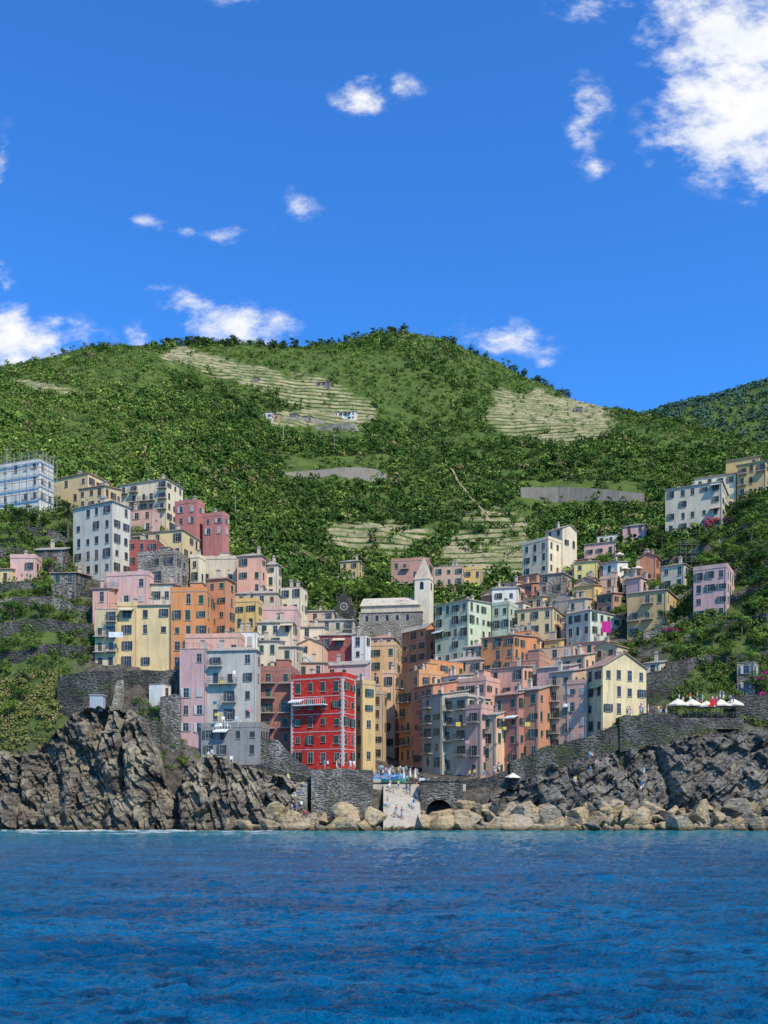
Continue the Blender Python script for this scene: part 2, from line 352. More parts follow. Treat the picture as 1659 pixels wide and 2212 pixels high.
# ---------------------------------------------------------------- water
wy=1/np.linspace(1/6.5,1/168,1000);wp=np.concatenate([np.linspace(-4000,-250,60),np.linspace(-240,1900,760),np.linspace(1920,5600,60)])
WP,WY=np.meshgrid(wp,wy);WX=(WP-829.5)*WY/2000
dx_=.8*fbm(WX/3,WY/3,0,2,61)
hw=.18*fbm(WX/6+3,WY/3.0,0,3,71)+.15*(1-2*np.abs(fbm((WX+dx_)/1.6,(WY+dx_)/.9,.5,3,81)))+.085*(1-2*np.abs(fbm((WX+dx_)/.6,WY/.36,0,3,95)))*np.clip(1.4-WY/80,0.1,1)
hw=hw-.22
shore=np.clip((WY-50)/98,0,1)**2.3
foam=np.clip((WY-142)/5,0,1)*np.where((WP<640),1,.15)*(fbm(WX/2.5,WY/1.0,0,4,99)>.0)
foam=np.maximum(foam,np.clip((fbm(WX/8,WY/.9,0,4,97)-.1)*6,0,1)*np.clip((WY-126)/8,0,1)*(WP<620))
m,nt,b=newmat('water')
s1=nd(nt,'ShaderNodeAttribute',attribute_name='shore');s2=nd(nt,'ShaderNodeAttribute',attribute_name='foam')
v=posn(nt,(1,1.6,1))
a=mixc(nt,ramp(nt,noise(nt,posn(nt,(.06,.25,1)),1,6,.65),.38,.62),(.0,.085,.20),(.002,.16,.34))
a=mixc(nt,ramp(nt,noise(nt,posn(nt,(.6,1.9,1)),1,6,.72),.5,.62),a,(.004,.05,.12))
a=mixc(nt,math_(nt,'MULTIPLY',s1.outputs['Fac'],.9),a,(.005,.25,.26))
a=mixc(nt,s2.outputs['Fac'],a,(.8,.85,.85))
nt.links.new(a,b.inputs['Base Color']);b.inputs['Roughness'].default_value=.06;b.inputs['IOR'].default_value=1.33
bump(nt,b,math_(nt,'ADD',noise(nt,v,2.0,6,.7),math_(nt,'MULTIPLY',noise(nt,v,7,3),.4)),.5,1)
wm=gridmesh('water',np.stack([WX,WY,hw],-1),[m],{'shore':shore,'foam':foam})
ob('water',wm,kind='structure',label='rippled deep blue sea')
mb=MB();mb.box(-6000,6000,-3000,9000,-3,-1.2);ob('water',mb.mesh('sea_sheet',[m]),kind='structure',label='open sea reaching the horizon')
# ---------------------------------------------------------------- houses
COL={'pale yellow':(.65,.48,.23),'ochre yellow':(.62,.41,.15),'orange':(.62,.24,.08),'burnt orange':(.50,.22,.12),'red':(.48,.022,.014),
'dark red':(.36,.08,.06),'pink':(.66,.39,.31),'salmon pink':(.64,.35,.25),'peach':(.65,.41,.25),'lilac':(.46,.29,.27),'light grey':(.48,.42,.33),
'white':(.70,.65,.54),'cream':(.69,.56,.36),'pale green':(.50,.54,.35),'beige':(.55,.43,.28),'pale brown':(.43,.28,.17)}
GREEN=flat('green_shutter_paint',(.02,.06,.04),.5);DARK=flat('dark_shutter_paint',(.035,.04,.04),.5);BRN=flat('brown_shutter_paint',(.1,.045,.02),.6);GRY=flat('pale_shutter_paint',(.42,.40,.36),.6)
SH={'green':GREEN,'dark':DARK,'brown':BRN,'grey':GRY}
m,nt,b=newmat('window_glass');b.inputs['Base Color'].default_value=(.015,.018,.02,1);b.inputs['Roughness'].default_value=.15;GLASS=m
FRM=flat('window_frame_paint',(.45,.4,.31),.7);TRIM=flat('pale_trim_paint',(.6,.46,.4),.8);METAL=flat('railing_metal',(.08,.08,.08),.5);WHT=flat('white_paint',(.75,.74,.7),.6);CONC=flat('pale_concrete',(.38,.35,.3),.9)
def tilemat(n,c1,c2):
    m,nt,b=newmat(n);v=posn(nt,(1,1,1))
    a=mixc(nt,ramp(nt,noise(nt,v,1.3,6,.7),.35,.65),c1,c2)
    a=mixc(nt,ramp(nt,noise(nt,v,.4,4),.55,.7),a,(.2,.16,.12))
    nt.links.new(a,b.inputs['Base Color']);b.inputs['Roughness'].default_value=.9
    w=nt.nodes.new('ShaderNodeTexWave');w.inputs['Scale'].default_value=1.2;w.inputs['Distortion'].default_value=1;nt.links.new(v,w.inputs[0]);bump(nt,b,w.outputs['Fac'],.1,.8);return m
TERRA=tilemat('terracotta_tiles',(.38,.18,.11),(.46,.31,.22));SLATE=tilemat('slate_tiles',(.32,.27,.22),(.45,.38,.31));FLATR=tilemat('terrace_floor',(.38,.22,.16),(.48,.4,.32))
STONE=stone('rubble_stone',(.14,.122,.10),(.31,.275,.22),2.0,.5,.4);DSTONE=stone('dark_rubble_stone',(.06,.056,.047),(.16,.145,.118),2.0,.5,.85);LSTONE=stone('pale_rubble_stone',(.32,.28,.21),(.46,.4,.3),2.2,.7)
SKIRT={}
def leaf(mb,x0,x1,ya,yb,z0,z1,m):
    mb.prism([(x0,ya,z0),(x1,yb,z0),(x1,yb+.04,z0),(x0,ya+.04,z0)],[(x0,ya,z1),(x1,yb,z1),(x1,yb+.04,z1),(x0,ya+.04,z1)],m)
    n=5
    for i in range(n):
        zz=z0+(z1-z0)*(i+.5)/n
        mb.prism([(x0,ya-.025,zz),(x1,yb-.025,zz),(x1,yb-.001,zz),(x0,ya-.001,zz)],[(x0,ya-.005,zz+.12),(x1,yb-.005,zz+.12),(x1,yb-.001,zz+.12),(x0,ya-.001,zz+.12)],m)
def winmesh(kind,sh,sep=False):
    k=(kind,sh,sep)
    if k in SKIRT:return SKIRT[k]
    mb=MB();w=.43;h=.74
    mb.box(-w-.05,-w,-.04,.05,-h,h,1);mb.box(w,w+.05,-.04,.05,-h,h,1)
    mb.box(-w-.05,w+.05,-.06,.05,h,h+.06,1);mb.box(-w-.12,w+.12,-.14,.05,-h-.07,-h,1)
    mb.poly([(-w,-.008,-h),(w,-.008,-h),(w,-.008,h),(-w,-.008,h)],0)
    if kind!='closed':
        mb.box(-.02,.02,-.03,-.01,-h,h,1);mb.box(-w,-.02,-.028,-.01,.2,.23,1);mb.box(.02,w,-.028,-.01,.2,.23,1)
    sl=None;sw=.42
    if not sep:
        if kind=='open':
            leaf(mb,-w-.05-sw,-w-.05,-.2,-.07,-h,h,2);leaf(mb,w+.05,w+.05+sw,-.07,-.2,-h,h,2)
        if kind=='closed':
            leaf(mb,-w,-.01,-.07,-.07,-h,h,2);leaf(mb,.01,w,-.07,-.07,-h,h,2)
    else:
        a=MB();c=MB()
        if kind=='open':
            leaf(a,-w-.05-sw,-w-.05,-.2,-.07,-h,h,0);leaf(c,w+.05,w+.05+sw,-.07,-.2,-h,h,0)
        else:
            leaf(a,-w,-.01,-.07,-.07,-h,h,0);leaf(c,.01,w,-.07,-.07,-h,h,0)
        sl=(a.mesh('shutter',[SH[sh]]),c.mesh('shutter',[SH[sh]]))
    r=(mb.mesh('window',[GLASS,FRM,SH[sh]]),sl);SKIRT[k]=r;return r
def addwin(root,x,y,z,rz,sh,near,s=1.0,pk=.4):
    q=random.random();kind='open' if q<pk else ('closed' if q<pk+.36 else 'bare')
    me,sl=winmesh(kind,sh,near and kind!='bare')
    o=ob('window',me,root,(x,y,z),rz);o.scale=(s*random.uniform(.85,1.1),1,s*random.choice((.75,.95,1,1.1,1.25)))
    if sl:
        for m_ in sl: ob('shutter',m_,o)
def balcony(w):
    k=('b',round(w,1))
    if k in SKIRT:return SKIRT[k]
    mb=MB();mb.box(-w/2,w/2,-1.0,-.01,-.14,0,0)
    for zz in (.5,.95): mb.box(-w/2,w/2,-1.0,-.96,zz,zz+.05,1);mb.box(-w/2,-w/2+.04,-.96,-.01,zz,zz+.05,1);mb.box(w/2-.04,w/2,-.96,-.01,zz,zz+.05,1)
    n=int(w/.3)
    for i in range(n+1):
        xx=-w/2+.02+(w-.04)*i/n;mb.box(xx-.015,xx+.015,-.995,-.965,.001,.5,1);mb.box(xx-.015,xx+.015,-.995,-.965,.55,.95,1)
    SKIRT[k]=mb.mesh('balcony',[CONC,METAL]);return SKIRT[k]
_d=MB();_d.box(-.6,-.5,-.06,.05,0,2.3,1);_d.box(.5,.6,-.06,.05,0,2.3,1);_d.box(-.5,.5,-.06,.05,2.2,2.3,1);_d.box(-.5,.5,-.03,.04,0,2.2,0);_d.box(-.4,-.05,-.045,-.03,.3,1.9,0);_d.box(.05,.4,-.045,-.03,.3,1.9,0)
DOOR=_d.mesh('door',[BRN,FRM])
_c=MB();_c.box(-.3,.3,-.3,.3,-1.2,1.1,0);_c.box(-.42,.42,-.42,.42,1.1,1.22,1);_c.box(-.2,.2,-.2,.2,1.22,1.5,0)
CHIM=_c.mesh('chimney',[plaster('chimney',(.5,.4,.3)),SLATE])
_a=MB();_a.cyl((0,0,0),(0,0,2.4),.025,.02,5)
for i in range(4): _a.box(-.5+.08*i,.5-.08*i,-.02+i*.12,.0+i*.12,2.2,2.22)
_a.box(-.015,.015,-.1,.5,2.17,2.2)
ANT=_a.mesh('aerial',[METAL])
AWM=[]
for nm_,c_ in (('white',(.7,.68,.62)),('green',(.08,.2,.12)),('cream',(.62,.52,.34))):
    q=MB();q.prism([(-1.3,-1.3,-.45),(1.3,-1.3,-.45),(1.3,-.01,0),(-1.3,-.01,0)],[(-1.3,-1.3,-.42),(1.3,-1.3,-.42),(1.3,-.01,.03),(-1.3,-.01,.03)]);q.box(-1.3,1.3,-1.33,-1.3,-.65,-.42);AWM.append(q.mesh('awning',[flat('awning_'+nm_,c_,.9)]))
nh=0;FOOT=[]
def H(pl,pc,pr,top,base,y,colr,roof='flat',a=None,sh='green',rh=1.3,bal=0,d=None,name='house',nowin=False,door=False,ws=1.0,cols=None,rmat=None,clut=True,band=False,mat=None):
    global nh;nh+=1
    random.seed(nh*13+5)
    uc=(pc-829.5)/2000;u0=(pl-829.5)/2000;u2=(pr-829.5)/2000
    if a is None:
        a=2+random.random()*4 if uc<0 else math.degrees(math.atan(uc))+2+random.random()*3
    ar=math.radians(a);ca,sa=math.cos(ar),math.sin(ar);xc=uc*y
    W=(xc-u0*y)/(ca+u0*sa) if pc-pl>2 else 8
    dd=sa-u2*ca
    D=(u2*y-xc)/dd if (pr-pc>2 and dd>.02) else (d or 8)
    W=max(2,min(W,24));D=max(3,min(D,16)) if d is None else d
    zt=Z(top,y);zb=Z(base,y)
    cs=[(0,0),(-W,0),(0,D),(-W,D)]
    gz=min(g(xc+lx*ca+ly*sa,y-lx*sa+ly*ca) for lx,ly in cs)-1.0
    gz=min(gz,zb-.3)
    FOOT.append((xc-W/2*ca+D/2*sa,y+W/2*sa+D/2*ca,max(W,D)/2))
    root=bpy.data.objects.new(name,None);col.objects.link(root);root.location=(xc,y,gz);root.rotation_euler=(0,0,-ar);root.empty_display_size=1
    rn={'flat':'flat roof terrace','hip':'hipped tiled roof','gl':'gabled tiled roof','gr':'gabled tiled roof','shed':'sloping roof'}[roof]
    root['label']=f"{colr if mat is None else 'weathered '+colr} plastered house with {sh} shutters and {rn}" if not nowin else f"{colr} house with {rn}"
    if bal: root['label']=f"{colr} plastered house with balconies and {rn}"
    root['category']='house'
    h=zt-gz;hb=zb-gz
    if mat: WM=mat
    elif colr in('red',): WM=plaster(colr,COL[colr])
    else:
        vv=nh%4;f_=(1.0,.86,1.06,.93)[vv];t_=(0,.03,-.02,.015)[vv];c_=COL[colr];WM=plaster(colr+str(vv),(min(.78,c_[0]*f_),min(.75,c_[1]*f_+t_*.5),max(.02,c_[2]*f_+t_)))
    RM=rmat or (FLATR if roof=='flat' else random.choice((TERRA,SLATE,SLATE)))
    mb=MB()
    if roof in('flat','hip','shed'): mb.box(-W,0,0,D,0,h)
    elif roof=='gl': mb.prism([(-W,0,0),(0,0,0),(0,0,h),(-W/2,0,h+rh),(-W,0,h)],[(-W,D,0),(0,D,0),(0,D,h),(-W/2,D,h+rh),(-W,D,h)])
    elif roof=='gr': mb.prism([(0,0,0),(0,D,0),(0,D,h),(0,D/2,h+rh),(0,0,h)],[(-W,0,0),(-W,D,0),(-W,D,h),(-W,D/2,h+rh),(-W,0,h)])
    ob('wall',mb.mesh('wall',[WM]),root)
    r=MB();o=.3;tk=.14
    if roof=='flat':
        r.box(-W-.06,.06,-.06,D+.06,h,h+.12,0)
        if random.random()<.6:
            for bx in ((-W-.05,.05,-.05,.13),(-W-.05,.05,D-.13,D+.05),(-W-.05,-W+.13,.13,D-.13),(-.13,.05,.13,D-.13)): r.box(*bx,h+.12,h+.85,1)
        else:
            n=max(2,int(W/1.2))
            for i in range(n+1):
                xx=-W+.05+(W-.1)*i/n;r.box(xx-.02,xx+.02,.03,.07,h+.12,h+1.05,2)
            r.box(-W,0,.03,.07,h+1.05,h+1.1,2);r.box(-W,0,.035,.065,h+.6,h+.63,2)
            r.box(-.07,-.03,.07,D,h+1.05,h+1.1,2)
        if clut and W>5 and D>5 and random.random()<.5:
            x0_=-W+random.uniform(.3,.5)*W;r.box(x0_,x0_+2.4,D*.45,D*.45+2.6,h+.12,h+2.5,1);r.box(x0_-.15,x0_+2.55,D*.45-.15,D*.45+2.75,h+2.5,h+2.62,0)
    elif roof=='hip':
        A=[(-W-o,-o,h),(o,-o,h),(o,D+o,h),(-W-o,D+o,h)];A2=[(p[0],p[1],h+tk) for p in A]
        r.prism(A,A2)
        if W>D: T1=(-W+D/2,D/2,h+rh);T2=(-D/2,D/2,h+rh)
        else: T1=(-W/2,W/2,h+rh);T2=(-W/2,D-W/2,h+rh)
        e=[(-W-o,-o,h+tk+.002),(o,-o,h+tk+.002),(o,D+o,h+tk+.002),(-W-o,D+o,h+tk+.002)]
        if W>D:
            r.poly([e[0],e[1],T2,T1]);r.poly([e[1],e[2],T2]);r.poly([e[2],e[3],T1,T2]);r.poly([e[3],e[0],T1])
        else:
            r.poly([e[0],e[1],T1]);r.poly([e[1],e[2],T2,T1]);r.poly([e[2],e[3],T2]);r.poly([e[3],e[0],T1,T2])
    elif roof=='shed':
        r.prism([(-W-o,-o,h+.01),(o,-o,h+.01),(o,D+o,h+rh),(-W-o,D+o,h+rh)],[(-W-o,-o,h+.18),(o,-o,h+.18),(o,D+o,h+rh+.18),(-W-o,D+o,h+rh+.18)])
        r.prism([(-W,0,h+.005),(0,0,h+.005),(0,D,h+.005),(-W,D,h+.005)],[(-W,.1,h+.02),(0,.1,h+.02),(0,D,h+rh),(-W,D,h+rh)],1)
    elif roof=='gl':
        k=rh/(W/2);zo=h-k*o
        for sg in (0,1):
            ex=o if sg else -W-o
            r.prism([(ex,-o,zo+.01),(-W/2,-o,h+rh+.01),(-W/2,D+o,h+rh+.01),(ex,D+o,zo+.01)][::1 if sg else -1],[(ex,-o,zo+tk),(-W/2,-o,h+rh+tk),(-W/2,D+o,h+rh+tk),(ex,D+o,zo+tk)][::1 if sg else -1])
    else:
        k=rh/(D/2);zo=h-k*o
        for sg in (0,1):
            ey=D+o if sg else -o
            r.prism([(-W-o,ey,zo+.01),(o,ey,zo+.01),(o,D/2,h+rh+.01),(-W-o,D/2,h+rh+.01)][::-1 if sg else 1],[(-W-o,ey,zo+tk),(o,ey,zo+tk),(o,D/2,h+rh+tk),(-W-o,D/2,h+rh+tk)][::-1 if sg else 1])
    ro=ob('roof',r.mesh('roof',[RM,WM,METAL]),root)
    if clut:
        for i in range(random.choice((1,1,2))):
            ob('chimney',CHIM,ro,(-W*random.uniform(.2,.8),D*random.uniform(.3,.7),h+.5+(rh*.5 if roof!='flat' else .3)))
        if random.random()<.6: ob('aerial',ANT,ro,(-W*random.uniform(.1,.9),D*random.uniform(.3,.7),h+.1))
        dp=MB();dp.cyl((-.25,-.08,0),(-.25,-.08,h-.02),.05,.05,5);ob('drainpipe',dp.mesh('drainpipe',[CONC]),root)
    if band:
        bm_=MB();nf=max(2,round((h-hb)/3.0))
        for i in range(1,nf+1):
            zz=hb+(h-hb)*i/nf-.12
            bm_.box(-W-.04,.04,-.04,-.003,zz,zz+.1);bm_.box(.003,.04,0,D,zz,zz+.1)
        ob('string_course',bm_.mesh('string_course',[TRIM]),root)
    near=y<172
    def face(L,fn,isL):
        if L<1.7: return
        nf=max(1,round((h-hb)/2.95));fh=(h-hb)/nf
        nc=max(1,round(L/2.6)) if not (cols and isL) else cols
        st=L/nc;offs=[random.uniform(-.3,.3) for _ in range(nc)]
        bc=[random.randrange(nc) for _ in range(2)];sk_=.15 if not band else .02
        for f in range(nf):
            for c_ in range(nc):
                if random.random()<sk_: continue
                t_=st*(c_+.5)+offs[c_]*min(1,max(0,st-1.9))+random.uniform(-.08,.08)
                zz=hb+fh*(f+.52)+random.uniform(-.1,.1)
                ss=ws*min(1,st/2.2)
                if door and f==0 and c_==nc//2: fn(t_,hb,None);continue
                fn(t_,zz,ss)
                if bal and isL and f>0 and (bal>=2 or c_ in bc):
                    bw=min(2.6,st*.95);ob('balcony',balcony(bw),root,(-L+t_,-.004,zz-1.0))
                elif isL and f>0 and random.random()<.04: ob('awning',random.choice(AWM),root,(-L+t_,-.004,zz+1.0))
    if not nowin:
        if pc-pl>2: face(W,lambda t_,z_,s_: (ob('door',DOOR,root,(-W+t_,0,z_)) if s_ is None else addwin(root,-W+t_,0,z_,0,sh,near,s_)),True)
        visr=(pr-pc>2) or uc<-.08 or a>25
        if visr: face(D,lambda t_,z_,s_: (ob('door',DOOR,root,(0,t_,z_),math.pi/2) if s_ is None else addwin(root,0,t_,z_,math.pi/2,sh,near,s_)),False)
    return root,W,D,h,hb
P_=plaster
H(205,252,252,1316,1445,172,'pale yellow','flat',sh='dark',bal=2)
H(252,296,296,1310,1445,172.4,'cream','flat',sh='dark',mat=P_('warm straw',(.66,.46,.21)))
H(296,369,369,1308,1445,172.3,'pale yellow','hip',sh='dark',rh=.8,mat=P_('straw',(.68,.49,.23)))
H(369,447,447,1278,1445,171.5,'orange','flat',sh='green')
H(447,490,508,1250,1375,177,'orange','hip',a=15,sh='green',rh=1)
H(388,446,447,1402,1590,163,'lilac','flat',sh='grey')
H(447,553,563,1405,1562,162,'light grey','hip',a=8,sh='dark',bal=1,rh=.9)
H(400,519,519,1378,1420,167,'salmon pink','flat',sh='grey')
H(434,560,600,1570,1636,160.4,'light grey','flat',a=10,sh='dark',d=6,mat=P_('weathered grey',(.24,.23,.205)),clut=False)
H(498,555,560,1366,1440,171,'white','flat',sh='grey')
H(553,600,600,1385,1500,172,'cream','shed',sh='green')
H(600,640,640,1398,1500,172.6,'beige','shed',sh='green')
H(563,630,630,1448,1610,167,'burnt orange','flat',sh='green',bal=1,mat=P_('dusty terracotta',(.36,.14,.10)))
R=H(629,741,768,1462,1655,160,'red','flat',a=24,sh='green',band=True,cols=4)
H(768,783,797,1478,1650,171.5,'ochre yellow','flat',a=52,sh='green')
H(735,783,800,1480,1640,178,'white','flat',a=30,sh='green')
H(700,790,800,1436,1560,184,'pink','shed',a=15,sh='green')
H(640,700,700,1432,1500,178,'salmon pink','shed',sh='green')
H(600,660,660,1420,1480,182,'white','flat',sh='green')
H(760,790,800,1372,1480,194,'white','flat',a=20,sh='dark')
H(690,778,778,1372,1440,197,'dark red','hip',sh='green')
H(640,700,700,1392,1440,192,'peach','gl',sh='dark')
H(567,640,640,1318,1395,196,'pink','flat',nowin=True)
H(600,700,700,1355,1400,201,'cream','shed',sh='green')
H(670,765,775,1340,1385,210,'beige','hip',sh='green',bal=1)
H(507,555,567,1300,1360,190,'ochre yellow','flat',sh='green',a=10)
H(508,600,610,1282,1330,203,'beige','hip',sh='brown')
H(556,632,640,1345,1400,188,'cream','hip',sh='green')
H(430,512,512,1208,1262,218,'cream','flat',sh='dark')
H(512,565,580,1200,1285,213,'salmon pink','hip',a=12,sh='green')
H(566,600,608,1220,1290,216,'cream','hip',sh='green',a=10)
H(606,650,664,1268,1325,206,'cream','flat',sh='green',a=12)
H(640,720,730,1320,1370,222,'peach','hip',sh='green')
# left upper
H(158,243,282,1083,1238,192,'light grey','hip',a=28,sh='dark',mat=P_('greyed white',(.56,.5,.38)))
H(270,340,340,1166,1225,196,'dark red','flat',sh='dark')
H(285,395,430,1145,1205,204,'pale yellow','hip',a=14,sh='dark')
H(298,380,415,1196,1290,187,'light grey','flat',a=12,sh='dark',mat=LSTONE)
H(412,430,437,1205,1285,192,'cream','flat',a=15,sh='green')
H(230,318,330,1242,1310,179,'pink','flat',sh='grey',a=10,bal=1)
H(200,236,236,1272,1345,177,'salmon pink','shed',sh='grey')
H(325,372,372,1262,1310,180,'cream','shed',sh='green')
H(258,360,395,1035,1125,232,'cream','hip',a=20,sh='dark',bal=2)
H(262,330,345,1100,1150,222,'salmon pink','flat',a=15,sh='grey')
H(378,425,442,1085,1135,228,'dark red','flat',a=20,sh='grey',mat=P_('raspberry',(.48,.17,.14)))
H(438,482,495,1112,1155,226,'dark red','flat',a=20,sh='grey',mat=P_('raspberry',(.48,.17,.14)))
H(116,190,236,1022,1085,222,'pale yellow','hip',a=25,sh='brown')
H(170,225,262,1050,1095,214,'pale yellow','shed',a=20,sh='brown')
H(22,76,78,1206,1240,187,'pink','flat',sh='brown')
H(78,135,140,1188,1225,190,'beige','shed',sh='brown',mat=STONE)
H(-30,25,25,1230,1262,186,'pale yellow','shed',sh='brown')
H(110,165,165,1238,1262,184,'beige','shed',sh='green',mat=STONE)
# centre back
H(845,925,937,1210,1268,272,'pale brown','flat',a=10,sh='green',mat=P_('rosy brown',(.46,.24,.17)),bal=1)
H(937,1000,1005,1222,1290,266,'peach','flat',a=12,sh='green')
H(1000,1040,1044,1230,1290,268,'ochre yellow','flat',a=12,sh='green')
H(735,775,786,1212,1250,282,'ochre yellow','hip',a=15,sh='green')
# centre right back
H(940,1012,1064,1296,1430,205,'pale green','shed',a=42,sh='green',rh=.6)
H(1063,1100,1119,1306,1360,209,'pale green','flat',a=30,sh='green')
H(1063,1120,1122,1270,1302,226,'white','hip',sh='dark')
H(1118,1195,1226,1312,1400,206,'pale yellow','hip',a=24,sh='green')
H(1223,1275,1356,1318,1402,199,'white','hip',a=50,sh='green',mat=P_('pale sage',(.52,.54,.4)))
H(1355,1440,1486,1274,1376,196,'ochre yellow','hip',a=30,sh='green',bal=1)
H(1128,1185,1246,1165,1262,236,'cream','flat',a=45,sh='green')
H(1178,1215,1246,1140,1180,240,'cream','gr',a=50,sh='dark')
H(1240,1290,1300,1212,1255,231,'ochre yellow','shed',a=20,sh='green',mat=P_('lemon yellow',(.7,.58,.2)))
H(1165,1215,1240,1238,1280,224,'beige','shed',a=25,sh='brown',mat=LSTONE)
H(1262,1330,1362,1170,1205,246,'pink','hip',a=22,sh='green')
H(1345,1395,1412,1133,1170,252,'pink','hip',a=22,sh='brown')
H(1290,1390,1440,1150,1190,258,'white','flat',a=20,sh='brown')
H(1437,1560,1608,1040,1140,238,'cream','hip',a=27,sh='green',rh=2)
H(1500,1590,1612,1022,1100,248,'cream','hip',a=24,sh='green',rh=2)
H(1592,1655,1720,995,1095,244,'ochre yellow','hip',a=30,sh='brown',bal=1)
H(1568,1640,1690,985,1040,256,'ochre yellow','hip',a=28,sh='brown')
H(1498,1570,1616,1225,1335,190,'pink','flat',a=30,sh='green')
# town centre
H(868,920,943,1356,1430,216,'burnt orange','gr',a=50,sh='green')
H(800,856,868,1395,1600,203,'ochre yellow','flat',a=8,sh='green',mat=P_('apricot',(.60,.37,.17)))
H(800,850,862,1378,1420,222,'pink','hip',a=10,sh='green')
H(795,830,834,1500,1640,190,'beige','flat',a=10,sh='brown',mat=P_('sandy',(.52,.36,.2)))
H(826,853,858,1455,1620,196,'peach','flat',a=10,sh='green')
H(775,850,860,1345,1385,236,'cream','hip',a=8,sh='green')
H(880,930,1005,1425,1560,190,'orange','flat',a=55,sh='green',bal=1)
H(862,905,960,1455,1645,184,'burnt orange','flat',a=60,sh='green',bal=1,mat=P_('deep orange',(.58,.27,.10)))
H(893,935,990,1480,1655,179.5,'burnt orange','shed',a=58,sh='green',bal=1,mat=P_('rust orange',(.50,.2,.11)))
H(912,955,1010,1500,1662,176,'beige','shed',a=52,sh='green',bal=1,mat=P_('grey beige',(.42,.35,.25)))
H(955,1010,1060,1505,1668,172.8,'cream','hip',a=46,sh='green',bal=1,mat=P_('warm grey',(.50,.41,.28)))
H(1006,1040,1070,1530,1676,170.5,'salmon pink','flat',a=40,sh='green',bal=1)
H(1040,1072,1100,1545,1676,170.0,'peach','shed',a=40,sh='green')
H(1068,1120,1150,1500,1655,170,'dark red','shed',a=42,sh='green',mat=P_('brick red',(.42,.17,.12)))
H(1118,1163,1190,1490,1640,169.5,'burnt orange','shed',a=38,sh='green')
H(1185,1237,1268,1450,1625,171,'peach','shed',a=36,sh='green',bal=1)
H(1225,1268,1300,1476,1610,169.2,'salmon pink','flat',a=36,sh='grey')
H(930,990,1045,1460,1530,184,'white','shed',a=42,sh='green')
H(985,1050,1080,1470,1540,179,'salmon pink','flat',a=35,sh='green')
H(960,1040,1060,1425,1480,193,'peach','hip',a=30,sh='green')
H(1060,1130,1170,1440,1510,181,'salmon pink','shed',a=32,sh='dark')
H(1040,1110,1160,1372,1450,190,'orange','shed',a=35,sh='green')
H(1110,1150,1165,1362,1390,197,'orange','flat',a=25,sh='green')
H(1100,1165,1190,1425,1470,184,'burnt orange','flat',a=30,sh='grey')
H(1155,1240,1290,1395,1480,187,'peach','flat',a=30,sh='grey')
H(1160,1230,1250,1440,1500,178,'pink','shed',a=30,sh='green')
H(1240,1310,1340,1385,1440,191,'salmon pink','shed',a=28,sh='green')
H(1000,1060,1090,1395,1440,200,'cream','hip',a=25,sh='green')
H(1267,1302,1396,1438,1585,166,'pale yellow','gr',a=66,sh='dark',rh=2.6,rmat=TERRA,mat=P_('butter',(.66,.51,.27)))
H(1392,1425,1442,1432,1490,177,'cream','shed',a=30,sh='green')
H(1592,1630,1660,1430,1530,172,'white','flat',a=30,sh='grey',mat=LSTONE)
H(1290,1350,1380,1395,1440,200,'cream','shed',a=28,sh='green')
rf=random.Random(99);cnt=0
for tr_ in range(6000):
    q_=rf.random()
    if q_<.38: px=rf.uniform(435,760);y=rf.uniform(181,232)
    elif q_<.8: px=rf.uniform(925,1340);y=rf.uniform(181,228)
    elif q_<.9: px=rf.uniform(600,720);y=rf.uniform(225,250)
    else: px=rf.uniform(1060,1480);y=rf.uniform(196,240)
    wd=rf.uniform(3.2,5.4);x=X(px,y);hh=rf.uniform(5.5,10.5);z0=g(x,y)
    if q_>=.9: hh=rf.uniform(4,6.5)
    tp=PY(y,z0+hh)
    lim=(1290 if px<640 else 1330) if px<800 else (1440 if px<1000 else (1370 if q_<.9 else 1195))
    if tp<lim: continue
    cx=x-wd/2;cy=y+3
    if any((cx-f[0])**2+(cy-f[1])**2<(wd/2+.3+f[2]*.66)**2 for f in FOOT): continue
    H(px-wd*2000/y,px,px+ (14 if px<800 else 30),tp,PY(y,z0),y,rf.choice(['pink','salmon pink','peach','cream','pale yellow','ochre yellow','orange','beige','burnt orange','white','peach']),rf.choice(['flat','shed','hip','shed','gl']),a=rf.uniform(4,16) if px<800 else rf.uniform(28,45),sh=rf.choice(['green','green','brown','dark']),rh=rf.uniform(.7,1.3),bal=1 if rf.random()<.3 else 0,d=rf.uniform(4.5,6.5))
    cnt+=1
    if cnt>=115: break
print('infill',cnt)
def slope_y(p,b_,y0=255,y1=700):
    ysr=np.arange(y0,y1,1.0);pq=PY(ysr,G((p-829.5)*ysr/2000,ysr));ok=pq<b_
    return float(ysr[int(np.argmax(ok))]) if ok.any() else None
for (a_,b_,t_,bb,c_) in [(683,718,824,840,'beige'),(722,772,888,906,'white'),(568,590,890,905,'white'),(590,608,894,908,'pale brown'),(1240,1262,880,892,'beige'),(545,560,815,824,'beige'),(655,675,898,912,'beige'),(625,645,893,904,'beige')]:
    yy=slope_y((a_+b_)/2,bb)
    if yy: H(a_,b_-4,b_,t_,bb,yy,c_,'shed',a=10,sh='brown',d=6,clut=False,mat=LSTONE if c_=='beige' else None)
root,W,D,h,hb=R
q=MB();z_=hb;i=0
while z_<h-.3:
    w_=.5 if i%2 else .28
    q.box(-w_,.055,-.055,-.004,z_,z_+.38);q.box(.004,.056,0,w_,z_,z_+.38)
    q.box(-W-.05,-W+w_,-.056,-.004,z_,z_+.38);q.box(.004,.057,D-w_,D,z_,z_+.38);z_+=.4;i+=1
ob('quoin',q.mesh('quoin',[TRIM]),root)
q=MB();hz_=hb+(h-hb)*.69;q.box(-W+1.2,-3,-1.5,-.01,hz_,hz_+.15,0)
